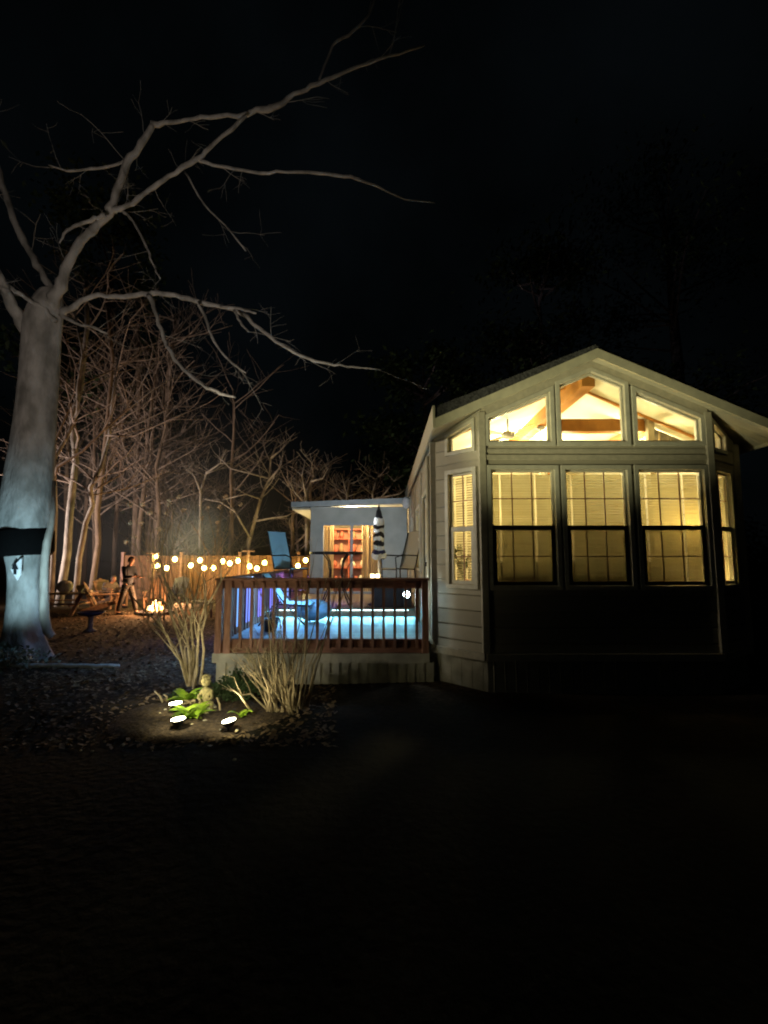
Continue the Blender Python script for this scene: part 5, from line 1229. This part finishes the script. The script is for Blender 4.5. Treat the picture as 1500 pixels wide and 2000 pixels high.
# ------------------------------------------------------------------ lights
WARM = (1, .89, .47)
point('room_light', (2.6, 8.9, 3.65), 180, WARM, .2)
point('room_light', (3.9, 7.15, 3.38), 34, WARM, .12)
point('room_light', (1.7, 7.2, 3.38), 6, WARM, .12)
point('room_light', (2.9, 7.2, 3.38), 7, WARM, .12)
point('room_lamp', (4.10, 6.46, 2.1), 19, (1, .68, .20), .06)
point('room_lamp', (4.45, 6.52, 1.4), 10, (1, .74, .32), .06)
point('room_lamp', (1.35, 7.0, 2.0), 22.0, (1, .74, .26), .06)
point('annex_light', (-.95, 13.25, 2.92), 190, (1, .70, .34), .12)
point('annex_soffit_light', (ax0 - .5, 13.6, 2.3), 9, (1, .8, .5), .1)
area('led_light', (-.75, YS + .07, DZ + .115), (-.75, 8.3, DZ - .6), 2.7, .02, 18, (.20, .74, 1), 140)
spot('deck_fill', (-.9, 7.4, .95), (-2.15, 9.8, 2.0), 60, (.45, .78, 1), 34, .9, .1)  # added spot with no fixture, brightens the blue chair
area('led_light', (DX0 + .20, 7.7, RT), (DX0 + .10, 7.7, DZ), .02, 2.0, 26, (.20, .50, 1))
area('led_light', (DX0 + .20, 10.0, RT), (DX0 + .10, 10.0, DZ), .02, 2.2, 20, (.30, .20, 1))
point('deck_fill', (-1.6, 8.3, 1.15), 5, (.35, .75, 1), .15)
spot('deck_fill', (-.5, 9.3, 2.6), (-.7, 12.75, 2.1), 95, (.84, .94, 1), 88, .9, .2)  # added spot with no fixture, brightens the annex wall
point('rail_glow', sp_ + Vector((0, -.08, 0)), .4, (.6, .85, 1), .02)
point('fire_light', (fp.x, fp.y, .75), 210, (1, .50, .22), .2)
for i, q in enumerate(s1[::2] + s2[::3]):
    point('string_glow', q - Vector((0, .12, .15)), 25, (1, .78, .32), .08)
spot('tree_uplight', (-4.72, 5.55, .25), (at(55, 1050, 8).x, 8, 1.9), 370, (.50, .84, 1), 50, .9, .1)
spot('low_fill', (-4.25, 4.9, .35), (-1.3, 6.5, .15), 90, (1, .95, .78), 30, .8, .08)  # unseen spot added to brighten the deck skirting
spot('wood_fill', (-15.5, 14.0, 1.0), (-7.5, 21.5, 6.5), 2400, (1, .82, .74), 95, .8, .2)  # unseen spot added to lift the bare trees with a neutral tint
spot('low_fill', (-9.9, 9.6, .6), (-5.6, 13.0, 2.6), 260, (1, .92, .78), 42, .8, .1)  # unseen spot added to bring out the hydrangea heads
spot('unseen_spot', (-5.5, 5.95, 3.2), (1.2, 8.0, 3.1), 380, (1, .86, .62), 62, .8, .15)
spot('unseen_spot', (-2.5, 1.0, .6), (-4.3, 7.4, 5.9), 430, (1, .84, .72), 66, .9, .15)  # unseen spot, aimed so that just the big tree is lit
spot('unseen_spot', (-3.2, 2.2, .5), (3.2, 6.0, 4.25), 1000, (1, .95, .52), 27, 1, .1)  # light-only spot added to brighten the gable front

# ------------------------------------------------------------------ world, camera, render settings
w = bpy.data.worlds.new('World'); sc.world = w; w.use_nodes = True; nt = w.node_tree; N, L = nt.nodes, nt.links
bg = N['Background']; tc = N.new('ShaderNodeTexCoord'); nz = N.new('ShaderNodeTexNoise'); nz.inputs['Scale'].default_value = 2.2; nz.inputs['Detail'].default_value = 5
L.new(tc.outputs['Generated'], nz.inputs['Vector'])
rp = N.new('ShaderNodeValToRGB'); e = rp.color_ramp.elements; e[0].position = .38; e[0].color = (.0002, .0003, .0003, 1); e[1].position = .68; e[1].color = (.0008, .0012, .0015, 1)
L.new(nz.outputs['Fac'], rp.inputs[0]); L.new(rp.outputs[0], bg.inputs[0]); bg.inputs[1].default_value = 1
cam = bpy.data.cameras.new('camera'); co = bpy.data.objects.new('camera', cam); link(co)
co.location = (0, 0, H); co.rotation_euler = (R(90) + TH, 0, 0)
cam.sensor_fit = 'VERTICAL'; cam.sensor_height = 24; cam.lens = F / 2000 * 24; cam.clip_end = 500; cam.clip_start = .05
sc.camera = co
sc.view_settings.view_transform = 'Standard'; sc.view_settings.look = 'None'; sc.view_settings.exposure = .8; sc.view_settings.gamma = 1
c = sc.cycles; c.use_denoising = True; c.max_bounces = 8; c.transparent_max_bounces = 16; c.sample_clamp_indirect = 4; c.filter_width = 2.0; c.volume_step_rate = 2
